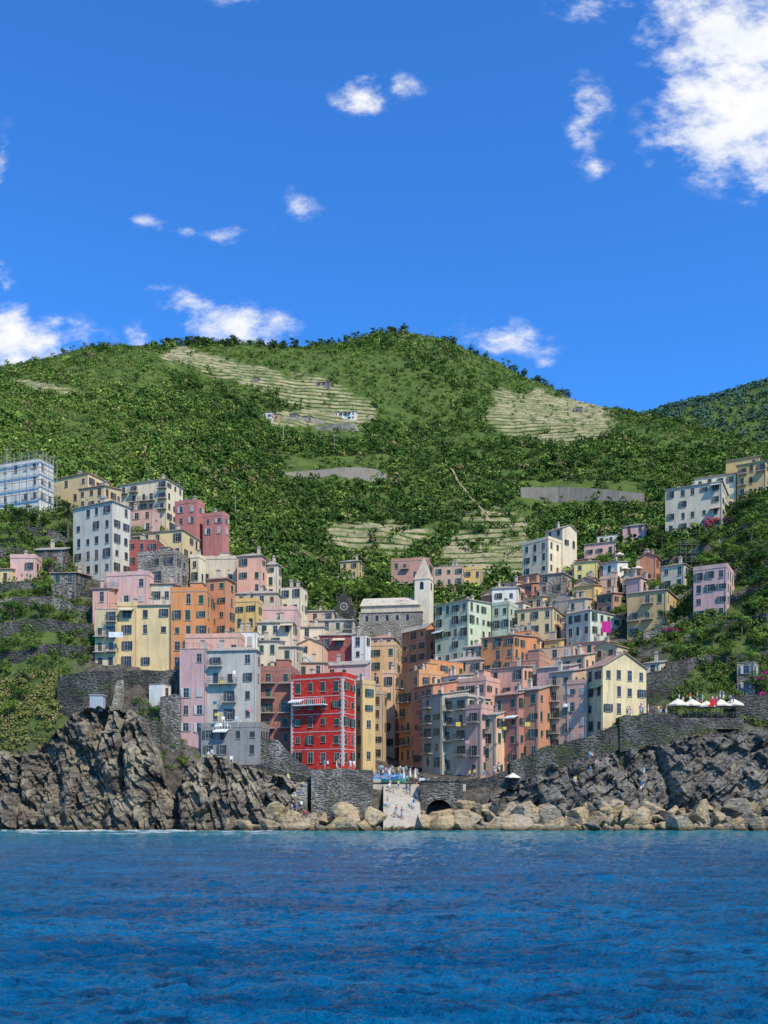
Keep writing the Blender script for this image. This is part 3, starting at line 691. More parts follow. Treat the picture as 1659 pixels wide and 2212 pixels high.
for i in range(16):
    xx=-W+1.25+(W-4.3)*i/15;q.box(xx-.02,xx+.02,-1.48,-1.44,hz_+.15,hz_+1.1,0)
q.box(-W+1.2,-3,-1.49,-1.43,hz_+1.1,hz_+1.16,0)
ob('balcony',q.mesh('balcony',[WHT]),root)
# ---------------------------------------------------------------- church
yc=236
root=bpy.data.objects.new('church',None);col.objects.link(root);root.location=(X(742,yc),yc,Z(1342,yc)-6);root.rotation_euler=(0,0,math.radians(-8))
root['label']='stone church with long nave and gabled facade with rose window';root['category']='church'
W_=(905-742)*yc/2000
NV=plaster('nave wall',(.50,.42,.30))
mb=MB();mb.box(4,W_,3,13,0,6+4.2);ob('wall',mb.mesh('nave_wall',[NV]),root)
mb=MB();mb.prism([(3.8,2.6,10.2),(W_+.3,2.6,10.2),(W_+.3,8,13.2),(3.8,8,13.2)],[(3.8,2.6,10.4),(W_+.3,2.6,10.4),(W_+.3,8,13.4),(3.8,8,13.4)]);mb.prism([(3.8,8.003,13.2),(W_+.3,8.003,13.2),(W_+.3,13.4,10.2),(3.8,13.4,10.2)],[(3.8,8.003,13.4),(W_+.3,8.003,13.4),(W_+.3,13.4,10.4),(3.8,13.4,10.4)])
mb.box(3.8,W_+1,.2,2.6,8.0,8.2);ob('roof',mb.mesh('church_roof',[tilemat('pale_slate',(.5,.42,.3),(.62,.54,.4))]),root)
mb=MB();mb.box(3.9,W_+.8,.4,3,0,8.0);ob('aisle',mb.mesh('aisle',[LSTONE]),root)
mb=MB();pf_=[(-2.6,0),(3.2,0),(3.2,9.2),(2.0,10.2),(2.0,11.6),(.2,13.6),(-1.6,11.6),(-1.6,10.2),(-2.6,9.2)]
mb.prism([(a_,-.6,b_) for a_,b_ in pf_],[(a_,1.0,b_) for a_,b_ in pf_]);ob('facade',mb.mesh('facade',[DSTONE]),root)
mb=MB()
for k in range(16):
    t0=k*math.pi/8;t1=(k+1)*math.pi/8
    mb.prism([(.2+.8*math.cos(t0),-.72,9.6+.8*math.sin(t0)),(.2+.8*math.cos(t1),-.72,9.6+.8*math.sin(t1)),(.2+1.0*math.cos(t1),-.72,9.6+1.0*math.sin(t1)),(.2+1.0*math.cos(t0),-.72,9.6+1.0*math.sin(t0))],
             [(.2+.8*math.cos(t0),-.6,9.6+.8*math.sin(t0)),(.2+.8*math.cos(t1),-.6,9.6+.8*math.sin(t1)),(.2+1.0*math.cos(t1),-.6,9.6+1.0*math.sin(t1)),(.2+1.0*math.cos(t0),-.6,9.6+1.0*math.sin(t0))])
    if k%2==0: mb.cyl((.2,-.66,9.6),(.2+.8*math.cos(t0),-.66,9.6+.8*math.sin(t0)),.04,.04,4)
ob('rose_window',mb.mesh('rose_window',[CONC]),root)
mb=MB();mb.box(.1,.3,.1,.3,13.5,15.0);mb.box(-.3,.7,.12,.28,14.3,14.5);ob('cross',mb.mesh('cross',[STONE]),root)
for sx_ in (-1.5,1.9):
    mb=MB();mb.cyl((sx_,.2,10),(sx_,.2,12.4),.35,.02,6);ob('pinnacle',mb.mesh('pinnacle',[STONE]),root)
for i in range(5):
    mb=MB();mb.poly([(-.35,0,-.7),(.35,0,-.7),(.35,0,.5),(0,0,.9),(-.35,0,.5)]);ob('church_window',mb.mesh('church_window',[GLASS]),root,(6+i*2.6,.38,6.6))
yt=240
tw=bpy.data.objects.new('bell_tower',None);col.objects.link(tw);tw.location=(X(916,yt),yt,Z(1330,yt)-6);tw.rotation_euler=(0,0,math.radians(-20))
tw['label']='cream square bell tower with pyramid spire';tw['category']='bell tower'
ht=6+(1330-1255)*yt/2000
CR=plaster('tower cream',(.70,.60,.43));mb=MB()
s_=1.95;mb.box(-s_,s_,-s_,s_,0,ht);mb.box(-s_-.15,s_+.15,-s_-.15,s_+.15,ht,ht+.3);ob('wall',mb.mesh('tower_wall',[CR]),tw)
mb=MB();mb.prism([(-s_,-s_,ht+.3),(s_,-s_,ht+.3),(s_,s_,ht+.3),(-s_,s_,ht+.3)],[(-.05,-.05,ht+6.2),(.05,-.05,ht+6.2),(.05,.05,ht+6.2),(-.05,.05,ht+6.2)]);ob('spire',mb.mesh('spire',[plaster('spire',(.5,.4,.28))]),tw)
for rz in (0,math.pi/2,math.pi,-math.pi/2):
    mb=MB();pts=[(-.5,-s_-.02,ht-2.6),(.5,-s_-.02,ht-2.6),(.5,-s_-.02,ht-1.1)]+[(.5*math.cos(t),-s_-.02,ht-1.1+.5*math.sin(t)) for t in np.linspace(0,math.pi,8)[1:-1]]+[(-.5,-s_-.02,ht-1.1)]
    mb.poly(pts,0);o=ob('belfry_opening',mb.mesh('belfry_opening',[GLASS]),tw,(0,0,0),rz)
for sa in (-1,1):
    for sb in (-1,1):
        mb=MB();mb.cyl((sa*(s_-.2),sb*(s_-.2),ht+.3),(sa*(s_-.2),sb*(s_-.2),ht+1.6),.22,.02,5);ob('pinnacle',mb.mesh('pinnacle',[CR]),tw)
# ---------------------------------------------------------------- walls
def wall(pts,mat,label,th=1.0,name='retaining_wall',rough=.15):
    P=[]
    for (a,b_) in zip(pts[:-1],pts[1:]):
        n=max(1,int(abs(a[0]-b_[0])*a[1]/2000/1.0))
        for i in range(n): t=i/n;P.append([a[k]*(1-t)+b_[k]*t for k in range(4)])
    P.append(list(pts[-1]));mb=MB();n=len(P)
    F=[]
    for p in P:
        x=X(p[0],p[1]);zt=Z(p[2],p[1])+random.uniform(-rough,rough);zb=Z(p[3],p[1])
        zb=min(zb,g(x,p[1])-.6)
        F.append(((x,p[1]+random.uniform(-.8,.8)*rough,zb),(x,p[1]+.35+random.uniform(-.8,.8)*rough,zt),(x,p[1]+.35+th,zt),(x,p[1]+th,zb)))
    for q in F: mb.v+=list(q)
    for i in range(n-1):
        a=i*4;b=a+4
        mb.f+=[(a,b,b+1,a+1),(a+1,b+1,b+2,a+2),(a+2,b+2,b+3,a+3)];mb.m+=[0]*3
    mb.f+=[(0,1,2,3),(4*n-4,4*n-1,4*n-2,4*n-3)];mb.m+=[0,0]
    return ob(name,mb.mesh(name,[mat]),label=label,category='wall')
def twall(p0,p1,y0,y1,h,mat,label):
    pts=[]
    for t in np.linspace(0,1,9):
        p=p0+(p1-p0)*t;y=y0+(y1-y0)*t;z=g(X(p,y),y);pts.append((p,y,PY(y,z+h),PY(y,z-1)))
    wall(pts,mat,label,.6)
CW=plaster('weathered concrete',(.25,.21,.155))
wall([(122,164,1462,1570),(180,163,1450,1570),(232,163,1450,1560)],DSTONE,'dark stone retaining wall above the cliff',3)
wall([(232,166,1448,1500),(300,167,1448,1560),(392,167,1446,1590)],DSTONE,'dark stone wall under the yellow house',3)
wall([(345,162,1505,1600),(388,162,1498,1600)],STONE,'short stone wall beside lilac house',3)
wall([(270,161,1530,1600),(345,160.5,1560,1620)],DSTONE,'stone wall on the cliff edge',2)
wall([(500,160,1650,1740),(560,159.4,1652,1745),(640,158.4,1672,1750),(672,158,1682,1755)],DSTONE,'dark quay wall with sloping parapet',4)
wall([(672,156.5,1662,1750),(740,156,1660,1765),(803,157,1664,1765)],STONE,'rough stone quay wall below red house',6)
wall([(803,157,1664,1765),(806,163,1664,1745)],STONE,'side of the stone quay',2)
wall([(560,161,1590,1660),(600,160.4,1600,1660),(640,160,1640,1680),(672,160,1660,1690)],STONE,'stone stair wall beside red house',1.2)
wall([(985,164,1688,1740),(1050,163.5,1680,1740),(1105,163,1662,1740)],DSTONE,'dark harbour wall below the houses',4)
wall([(1103,162.5,1645,1735),(1140,162.2,1630,1735),(1180,162,1612,1735),(1240,162.3,1600,1730),(1270,162,1592,1730),(1345,161.5,1562,1725)],DSTONE,'tall dark stone harbour wall',5,rough=.2)
wall([(1340,161.2,1545,1700),(1440,161.4,1540,1660),(1500,163,1558,1640),(1560,163,1582,1640),(1720,163,1600,1640)],DSTONE,'stone terrace wall below the restaurant',3,rough=.25)
wall([(1390,172,1455,1520),(1460,174,1440,1520),(1500,178,1420,1500)],DSTONE,'stone garden wall on the slope',1)
wall([(1590,168,1500,1560),(1720,168,1500,1560)],DSTONE,'stone wall beside restaurant terrace',1)
for (p0,p1,y0,y1,h_) in [(-80,190,171,172.5,2.4),(-80,200,175.5,176.5,2.8),(-60,200,180,181,2.4),(-80,215,185,186,1.8),(-60,155,194,195,2.4),(-60,150,202,203,2.0),
   (1440,1720,179,177,2.0),(1480,1720,186,184,2.0),(1390,1720,195,192,1.8),(1490,1700,203,200,1.8),(1280,1500,209,205,2.0),(1260,1520,217,212,2.0),(1330,1640,226,220,2.0),(1160,1330,215,214,1.6)]:
    twall(p0,p1,y0,y1,h_,random.choice((DSTONE,STONE)),'dry stone terrace wall among shrubs')
def hw_(px0,px1,pt,pb,mat,label,tilt=0,rough=.08,sq=False,y1=700,fw=1.0):
    pts=[];ps=np.linspace(px0,px1,11);yl=[]
    for p in ps:
        b_=pb+tilt*(p-px0)/(px1-px0);yl.append(slope_y(p,b_,262,y1))
    if any(q is None for q in yl): print('skip',label);return
    md_=float(np.median(yl));yl=[min(max(q,md_-14),md_+14)-fw for q in yl]
    yl=np.convolve(np.pad(yl,2,mode='edge'),np.ones(5)/5,'valid')
    for p,y in zip(ps,yl):
        f=(p-px0)/(px1-px0);b_=pb+tilt*f;hh=(pb-pt)*(.75+.25*math.sin(f*3) if sq else (min(1,.2+1.2*f))*(min(1,.5+4*(1-f))))
        pts.append((p,y,b_-hh,b_+3))
    wall(pts,mat,label,1.5,rough=rough)
hw_(610,835,1000,1026,CW,'concrete railway wall across the hillside',12)
hw_(1125,1392,1046,1070,CW,'long concrete retaining wall on hillside',14,sq=True,fw=3)
hw_(640,780,1240,1256,CW,'pale road wall above the village',4)
hw_(680,775,908,926,LSTONE,'grey garden terrace wall below white hut',6)
hw_(560,700,895,900,LSTONE,'low pale terrace wall on the hillside',10)
# ---------------------------------------------------------------- slipway, bridge, stairs
def stairs(name,x0,x1,y0,z0,y1,z1,n,mat,label):
    mb=MB()
    for i in range(n):
        a=y0+(y1-y0)*i/n;zz=z0+(z1-z0)*(i+1)/n;mb.box(x0,x1,a,a+(y1-y0)/n,z0-3,zz)
    ob(name,mb.mesh(name,[mat]),label=label,category='stairs')
PAVE=plaster('paving',(.5,.43,.33))
stairs('slipway',X(828,156),X(908,156),149.8,.1,164,Z(1695,164),26,PAVE,'stepped pale stone slipway down to the sea')
stairs('stone_stairs',X(640,157),X(664,157),152.5,.6,157,Z(1690,157),20,LSTONE,'narrow stone stairs on the quay')
stairs('stone_stairs',X(234,160),X(250,160),158.5,Z(1585,158.5),165,Z(1470,165),34,LSTONE,'steep stone stairs climbing beside retaining wall')
mb=MB();mb.box(X(800,170),X(1000,170),163.9,186,2,Z(1694,164)-.01);ob('pavement',mb.mesh('pavement',[PAVE]),kind='structure',label='paved harbour square')
mb=MB();x0=X(909,156);x1=X(1002,156);zt=Z(1690,158);cx=(X(922,156)+X(978,156))/2;r_=2.2
pts=[(x0,0),(x0,zt+.2),(cx,zt+.9),(x1,zt+.2),(x1,0),(cx+r_,0)]+[(cx+r_*math.cos(t),2.9+r_*.9*math.sin(t)) for t in np.linspace(0,math.pi,14)]+[(cx-r_,0)]
A=[(p[0],157.5,p[1]) for p in pts];B=[(p[0],162,p[1]) for p in pts]
mb.prism(A,B);mb.box(x0,x1,157.3,157.5,zt+.2,zt+.3)
ob('stone_bridge',mb.mesh('stone_bridge',[STONE]),label='small stone arch bridge over the stream mouth',category='bridge')
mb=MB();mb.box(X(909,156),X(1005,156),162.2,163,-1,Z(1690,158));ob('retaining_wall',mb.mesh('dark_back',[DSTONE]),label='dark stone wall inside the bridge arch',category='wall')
# ---------------------------------------------------------------- boulders
BR=rockmat('boulder_rock',(.42,.29,.13),(.56,.42,.235),(.46,.37,.26),wet=True,rot=.3)
BR2=rockmat('dark_boulder_rock',(.18,.15,.11),(.36,.30,.22),(.48,.34,.17),wet=True,rot=.8)
import bmesh
def boulder(seed,mat):
    bm=bmesh.new();bmesh.ops.create_icosphere(bm,subdivisions=4,radius=1)
    r_=random.Random(seed);pl=[(Vector((r_.gauss(0,1),r_.gauss(0,1),r_.gauss(0,1))).normalized(),r_.uniform(.4,.74)) for _ in range(8)]
    co=np.array([v.co[:] for v in bm.verts]);nz_=fbm(co[:,0]*2.2+seed,co[:,1]*2.2,co[:,2]*2.2,4,seed)
    for i,v in enumerate(bm.verts):
        c=v.co.normalized();rad=1.25
        for n_,d_ in pl:
            k=c.dot(n_)
            if k>.01: rad=min(rad,d_/k)
        v.co=c*(rad+.06*nz_[i])
    me=bpy.data.meshes.new('boulder');bm.to_mesh(me);bm.free();me.materials.append(mat);return me
BM=[boulder(i+40,BR if i%4 else BR2) for i in range(14)]
nb=0
def putb(px,y,z,s):
    global nb;nb+=1
    o=ob('boulder',random.choice(BM),None,(X(px,y),y,z));o.scale=(s*random.uniform(.9,1.6),s*random.uniform(.8,1.2),s*random.uniform(.7,1.1));o.rotation_euler=(random.uniform(-.6,.6),random.uniform(-.6,.6),random.uniform(0,6.3))
    o['label']='large angular tan boulder in the breakwater';o['category']='boulder';o['group']='boulders of the breakwater'
random.seed(3)
px=530
while px<1700:
    s=random.choice((random.uniform(.6,1.1),random.uniform(.6,1.3),random.uniform(1.2,2.4)));
    if 820<px<915: s=random.uniform(.45,.6)
    putb(px,149.4+random.uniform(-.5,.8),.1*s,s);px+=s*random.uniform(12,18)
px=600
while px<1720:
    if not 818<px<915:
        s=random.choice((random.uniform(.7,1.3),random.uniform(1.2,2.5)));putb(px,152.2+random.uniform(-.6,.6),1.4+random.uniform(-.3,.6),s)
    px+=random.uniform(14,24)
px=915
while px<1720:
    s=random.choice((random.uniform(.6,1.1),random.uniform(1.0,2.3)));putb(px,154.6+random.uniform(-.6,.6),(1.5 if 915<px<985 else 2.9)+random.uniform(-.4,.8),s*(.6 if 915<px<985 else 1))
    px+=random.uniform(15,28)
px=680
while px<800:
    s=random.uniform(.7,1.4);putb(px,154.4,1.8,s);px+=random.uniform(14,24)
# ---------------------------------------------------------------- individual trees
BARK=flat('bark',(.12,.09,.06),.95)
def mktree(kind,seed):
    r_=random.Random(seed);mb=MB();h=4.0
    if kind=='pine': h=4.6
    p=Vector((0,0,-1.5));tips=[]
    q=Vector((r_.uniform(-.3,.3),r_.uniform(-.3,.3),h*.5));mb.cyl(p,q,.2,.14,7)
    q2=q+Vector((r_.uniform(-.3,.3),r_.uniform(-.3,.3),h*.35));mb.cyl(q,q2,.14,.06,6)
    for i in range(6):
        a=i*1.05+r_.random();s=q+(q2-q)*r_.random();e=s+Vector((math.cos(a),math.sin(a),r_.uniform(.3,.8)))*r_.uniform(1.0,1.8);mb.cyl(s,e,.07,.025,5);tips.append(e)
    tips.append(q2)
    if kind=='pine': tips+=[q*.7+Vector((r_.gauss(0,.6),r_.gauss(0,.6),0)) for _ in range(3)]
    tr=mb.mesh('trunk',[BARK])
    P=[];R=[];Cc=[]
    base=np.array({'tree':(.13,.2,.035),'dark':(.06,.11,.025),'pine':(.06,.10,.03)}[kind])
    for t in tips:
        for k in range(3):
            c=t+Vector((r_.gauss(0,.45),r_.gauss(0,.45),r_.gauss(.1,.35)));P.append(c[:]);rr=r_.uniform(.5,.95);R.append((rr,rr,rr*.75));Cc.append(base*r_.uniform(.65,1.4))
    return tr,leafmesh('crown',P,R,Cc,90,.17)
TM=[mktree('tree',1),mktree('tree',2),mktree('dark',3),mktree('dark',4),mktree('pine',5),mktree('pine',6)]
def tree(x,y,s,k=None,label='broadleaf tree with dense green crown',group=None,sink=0):
    tr,cr=random.choice(TM[:4]) if k is None else TM[k]
    o=ob('tree',None,None,(x,y,g(x,y)-sink),random.uniform(0,6));o.scale=(s*random.uniform(.85,1.2),s*random.uniform(.85,1.2),s)
    o['label']=label;o['category']='tree'
    if group:o['group']=group
    ob('trunk',tr,o);ob('crown',cr,o)
for px,y,s in [(35,206,1.0),(60,204,.9),(90,205,1.0),(10,188,.8),(95,183,.8),(30,178,.9),(85,178,.7),(45,165,.8),(20,163,.8),(225,162.5,.7),(330,162.5,.7),(400,161,.5),(20,198,1.0),(60,193,.8),(140,178,.6),(110,190,.7),(15,172,.7),(70,172,.6),(150,174,.5),
  (1600,232,1.3),(1635,228,1.4),(1660,222,1.2),(1640,205,1.3),(1655,195,1.4),(1620,198,1.0),(1640,184,1.2),(1600,182,1.0),(1655,178,1.1),(1570,178,.8),(1500,183,.9),(1540,182,.9),(1480,180,.8),(1620,176,.9),(1590,206,1.0),(1560,212,1.1),
  (1520,222,.9),(1480,218,.8),(1270,222,1.1),(1255,228,.9),(1100,198,.6),(1195,222,.8),(1420,176,.6),(1460,170,.5),(680,240,1.4),(700,246,1.5),(730,250,1.4),(770,252,1.3),(800,254,1.4),(820,256,1.5),(850,254,1.1),(1340,258,1.0),(1225,262,1.1),(420,232,1.2),(460,238,1.3),(510,238,1.3),(400,214,.9),(1310,163.5,.5),(1335,163,.5),(1440,196,.8),(1500,205,.9),(1410,212,.8),(1450,222,1.0),
  (1610,220,1.3),(1625,212,1.3),(1650,212,1.4),(1640,190,1.2),(1625,190,1.1),(1610,186,.9),(1655,186,1.2),(1530,208,1.0),(1640,172,1.0),(1300,240,1.0),(1380,240,1.0),(1430,236,1.1),(540,235,1.3),(580,238,1.3),(620,240,1.3)]:
    tree(X(px,y),y,s)
random.seed(11)
def ridge(px):
    ysr=np.arange(520,760,4.0);z=G((px-829.5)*ysr/2000,ysr);return float(ysr[int(np.argmin(PY(ysr,z)))])
for i in range(110):
    px=random.choice((random.uniform(330,640),random.uniform(330,640),random.uniform(660,900),random.uniform(960,1250),random.uniform(1330,1600)))
    y=ridge(px)-random.uniform(0,8);s=random.uniform(.6,1.3)*(1.2 if 730<px<900 or 380<px<430 else 1);tree(X(px,y),y,s,random.choice((4,5,2)),'small dark pine on the ridge line','pines along the ridge',sink=.8*s)
def shrub(px,y,r,c,label,name='flowering_shrub',dz=0):
    P=[(random.gauss(0,r*.5),random.gauss(0,r*.4),r*.5+random.gauss(0,r*.25)) for _ in range(9)]
    me=leafmesh('shrub',P,[r*.5]*9,[np.array(c if random.random()<.7 else (.08,.14,.03))*random.uniform(.7,1.2) for _ in range(9)],70,.16)
    x=X(px,y);ob(name,me,None,(x,y,g(x,y)+dz),label=label,category='shrub')
MG=(.5,.03,.25)
for px,y,r,dz in [(1145,206,2.2,2.5),(1162,207,1.6,2),(1585,170,1.7,1.2),(1602,171,1.4,1),(1650,171,1.7,1),(1540,234,2.0,1.5),(1572,233,1.5,1.5),(1645,173,1.4,2),(1455,192,1.2,1),(1530,198,1.1,1),(125,236,1.2,.5)]:
    shrub(px,y,r,MG if px!=1540 else (.6,.06,.14),'bougainvillea covered in magenta flowers',dz=dz)
for px,y in [(60,169),(20,170),(90,171),(1500,169),(1530,170),(1560,172),(1470,172),(1440,171),(1620,174),(235,162),(330,162.5),(412,161.5),(1400,176),(1320,163.5),(1420,190),(1330,206),(1130,210)]:
    shrub(px,y,random.uniform(.8,1.5),(.15,.22,.04),'rounded green shrub on the slope','shrub')
def palm(px,y,h,s=1):
    x=X(px,y);o=ob('palm_tree',None,None,(x,y,g(x,y)-.3),label='tall palm tree with drooping fronds',category='palm tree')
    mb=MB()
    for i in range(8): mb.cyl((0,0,h*i/8),(0,0,h*(i+1)/8),.33-.01*i,.27-.01*i,8)
    ob('trunk',mb.mesh('trunk',[BARK]),o);V=MB()
    for i in range(34):
        a=i*2.4;el=random.uniform(-.2,1.3);L_=random.uniform(2.0,2.9)*s;pr_=None
        for k in range(9):
            t=k/8;rr=L_*t*math.cos(el*(1-t*.3));zz=h+L_*(t*math.sin(el)-.55*t*t);c=Vector((math.cos(a)*rr,math.sin(a)*rr,zz))
            sd=Vector((-math.sin(a),math.cos(a),0));w=.3*s*math.sin(math.pi*min(1,t*.9+.08))
            if pr_ is not None:
                for sg in (-1,1):
                    V.poly([pr_,c,c+sd*w*sg+Vector((0,0,-.2))])
            pr_=c
    m=flat('palm_leaf',(.13,.16,.05),.6);ob('crown',V.mesh('crown',[m]),o)
palm(147,204,8.0,1.55);palm(45,169,1.2,.9)
# ---------------------------------------------------------------- scaffolded building
s0=H(-40,85,115,990,1085,211,'white','flat',a=20,sh='grey',bal=0,clut=False,ws=.9,mat=P_('fresh white',(.64,.59,.5)))
rt=s0[0];rt['label']='white apartment building wrapped in scaffolding'
W,D,h,hb=s0[1:];mb=MB()
for i in range(9):
    xx=-W+(W)*i/8;mb.box(xx-.04,xx+.04,-1.1,-1.02,hb,h+1.2)
for i in range(5):
    yy=D*i/4;mb.box(1.02,1.1,yy-.04,yy+.04,hb,h+1.2)
k=hb+2
while k<h+1:
    mb.box(-W,1.1,-1.05,-.75,k,k+.05,1);mb.box(.75,1.05,-.75,D,k,k+.05,1);mb.box(-W,1.1,-1.1,-1.05,k+.9,k+.94);mb.box(1.05,1.1,-1.0,D,k+.9,k+.94);k+=2.8
ob('scaffolding',mb.mesh('scaffolding',[flat('galvanised_steel',(.38,.36,.33),.5,.0),flat('scaffold_boards',(.5,.42,.3),.9)]),rt)
mb=MB();ys_=216
for i in range(4):
    for j in range(2): xx=i*1.3;mb.box(xx-.04,xx+.04,j*1.4-.04,j*1.4+.04,0,9)
for k in range(4): mb.box(-.1,4,-.1,1.5,2+k*2,2.07+k*2);mb.box(-.1,4,-.12,-.06,2.9+k*2,2.96+k*2)
x=X(1470,ys_);ob('scaffolding',mb.mesh('scaffolding',[METAL]),None,(x,ys_,g(x,ys_)-.5),label='narrow metal scaffolding tower in the garden',category='scaffolding')
def pole(px,y,h):
    x=X(px,y);mb=MB();mb.cyl((0,0,-1),(0,0,h),.12,.07,7);mb.box(-.6,.6,-.05,.05,h-.8,h-.7);ob('utility_pole',mb.mesh('utility_pole',[CONC]),None,(x,y,g(x,y)),label='thin utility pole on the hillside',category='pole')
for px,y,h in [(387,262,9),(612,455,14),(722,450,9),(15,232,8),(508,300,8)]: pole(px,y,h)
pts=[]
for py__,pxx in [(1140,1068),(1110,1040),(1080,1010),(1050,990),(1020,972),(990,958)]:
    yy=slope_y(pxx,py__,262,600)
    if yy: pts.append((X(pxx,yy),yy))
mb=MB();prev=None
for (a,b_) in zip(pts[:-1],pts[1:]):
    for i in range(30):
        t=i/30;x=a[0]+(b_[0]-a[0])*t;y=a[1]+(b_[1]-a[1])*t;z=g(x,y)+2.0
        c=((x-.4,y,z),(x+.4,y,z))
        if prev: mb.poly([prev[0],prev[1],c[1],c[0]])
        prev=c
ob('footpath',mb.mesh('footpath',[flat('dirt',(.3,.22,.13),1)]),kind='structure',label='straight dirt footpath up the slope')
# ---------------------------------------------------------------- placement by ray
bpy.context.view_layer.update();dg=bpy.context.evaluated_depsgraph_get()
def drop(x,y,z0=200):
    h_,loc,*_=sc.ray_cast(dg,Vector((x,y,z0)),Vector((0,0,-1)))
    return loc.z if h_ else g(x,y)
def parasol_mesh(closed):
    a=MB();a.cyl((0,0,0),(0,0,2.9),.05,.04,7);a.box(-.35,.35,-.35,.35,0,.08)
    c=MB();n=8
    if closed: c.cyl((0,0,1.2),(0,0,2.9),.26,.06,8)
    else:
        R_=1.75
        for i in range(n):
            t0=i*2*math.pi/n;t1=(i+1)*2*math.pi/n;p0=(R_*math.cos(t0),R_*math.sin(t0),2.2);p1=(R_*math.cos(t1),R_*math.sin(t1),2.2)
            c.poly([p0,p1,(0,0,3.2)]);c.poly([(p0[0],p0[1],1.98),(p1[0],p1[1],1.98),p1,p0])
    return a.mesh('pole',[METAL]),c.mesh('canopy',[flat('canvas',(.72,.62,.46),.9)])
PO=parasol_mesh(False);PC=parasol_mesh(True)
def parasol(px,y,closed=False,zz=None,s=1):
    x=X(px,y);z=drop(x,y) if zz is None else zz;m_=PC if closed else PO
    o=ob('parasol',None,None,(x,y,z),random.random());o.scale=(s,s,s*random.uniform(.93,1.07))
    o['label']='closed cream parasol on the harbour square' if closed else 'open cream parasol over restaurant terrace';o['category']='parasol';o['group']='closed harbour parasols' if closed else 'terrace parasols'
    ob('pole',m_[0],o);ob('canopy',m_[1],o)
zT=Z(1552,165)
mb=MB();mb.box(X(1440,165),X(1600,165),163.6,171,zT-2,zT);ob('pavement',mb.mesh('terrace',[STONE]),kind='structure',label='paved restaurant terrace')
for px in (1464,1495,1526,1557,1584): parasol(px,166+random.uniform(0,1),zz=zT,s=1.12)
for px,y in [(872,168),(886,169),(897,168),(864,172)]: parasol(px,y,True)
parasol(1108,162.5,s=.8)
for px,y in [(1350,219),(1378,219),(1338,226)]: parasol(px,y,s=.7)
def railing(p0,p1,y,z,label):
    x0,x1=X(p0,y),X(p1,y);mb=MB();n=int((x1-x0)/1.2)
    for i in range(n+1): xx=x0+(x1-x0)*i/n;mb.box(xx-.03,xx+.03,-.03,.03,0,1.0)
    for zz in (.35,.7,1.0): mb.box(x0,x1,-.02,.02,zz,zz+.04)
    ob('railing',mb.mesh('railing',[METAL]),None,(0,y,z),label=label,category='railing')
railing(1440,1600,163.9,zT,'metal railing along restaurant terrace')
railing(1000,1100,163.9,Z(1680,164),'metal railing on harbour wall')
ch=MB();ch.box(-.22,.22,-.22,.22,.42,.46);ch.box(-.22,.22,.18,.22,.46,.9)
for a in(-.2,.17):
    for b_ in(-.2,.17): ch.box(a,a+.04,b_,b_+.04,0,.42)
CH=ch.mesh('chair',[WHT])
for i in range(14):
    px=442+i*5.8;y=161+random.uniform(0,.6);x=X(px,y);o=ob('chair',CH,None,(x,y,drop(x,y)),random.uniform(0,6));o.scale=(1.2,)*3;o['label']='white plastic chair on the roof terrace';o['category']='chair';o['group']='white terrace chairs'
def boat(px,y,rz,c,cover):
    x=X(px,y);o=ob('boat',None,None,(x,y,drop(x,y)+.35),rz,label=f"small wooden rowing boat with {'blue cover' if cover else 'open hull'} on the slipway",category='boat',group='small boats on the harbour square')
    mb=MB();n=12;rings=[]
    for i in range(n+1):
        t=i/n;w=.85*math.sin(math.pi*min(1,.12+t*.88))**.6 if t<1 else .02;sh=.25*(2*t-1)**2
        rings.append([(-2.6+5.2*t,-w,.55+sh),(-2.6+5.2*t,-w*.7,.05),(-2.6+5.2*t,0,-.15+sh*.3),(-2.6+5.2*t,w*.7,.05),(-2.6+5.2*t,w,.55+sh)])
    for a,b_ in zip(rings[:-1],rings[1:]):
        for k in range(4): mb.poly([a[k],a[k+1],b_[k+1],b_[k]])
    mb.poly(rings[0]);ob('hull',mb.mesh('hull',[flat('boat_'+c[0],c[1],.5)]),o)
    mb=MB()
    for a,b_ in zip(rings[:-1],rings[1:]):
        if cover:
            ma=(a[0][0],0,a[0][2]+.35);mb_=(b_[0][0],0,b_[0][2]+.35)
            mb.poly([a[0],b_[0],mb_,ma]);mb.poly([ma,mb_,b_[4],a[4]])
    if not cover:
        for t in (3,6,9): r1=rings[t];mb.box(r1[0][0]-.15,r1[0][0]+.15,r1[0][1],r1[4][1],.4,.45)
    ob('cover' if cover else 'seat',mb.mesh('cover',[flat('blue_tarp',(.04,.22,.42),.6) if cover else BRN]),o)
for bb in [(820,165.5,.3,('white',(.6,.6,.58)),True),(838,166.5,.1,('blue',(.04,.16,.35)),True),(846,165,-.2,('green',(.05,.25,.2)),False),(825,169,.4,('white',(.6,.6,.58)),True),(858,168,1.3,('blue',(.04,.16,.35)),False),(935,165,1.8,('white',(.6,.6,.58)),False),(848,171,.2,('blue',(.04,.16,.35)),True),(912,167,1.5,('white',(.6,.6,.58)),True)]: boat(*bb)
x=X(211,159.5);z=drop(x,159.5)
root=ob('utility_cabinet',None,None,(x,159.5,z-.2),label='small grey metal cabinet with flat lid on rocks',category='cabinet')
mb=MB();mb.box(-1.1,1.1,-.8,.8,0,2.7);ob('body',mb.mesh('body',[flat('grey_panel',(.42,.42,.41),.5)]),root)
mb=MB();mb.box(-1.25,1.25,-.95,.95,2.7,2.85);ob('lid',mb.mesh('lid',[CONC]),root);mb=MB();mb.box(-.9,.9,-.84,-.802,.2,2.4);ob('door',mb.mesh('door',[flat('grey_door',(.36,.37,.38),.5)]),root)
H(322,350,366,1478,1515,164,'white','flat',a=20,sh='brown',d=3,clut=False,name='hut')
x=X(1548,164.2);root=ob('flag',None,None,(x,164.2,zT),label='red flag on a thin pole by the terrace',category='flag')
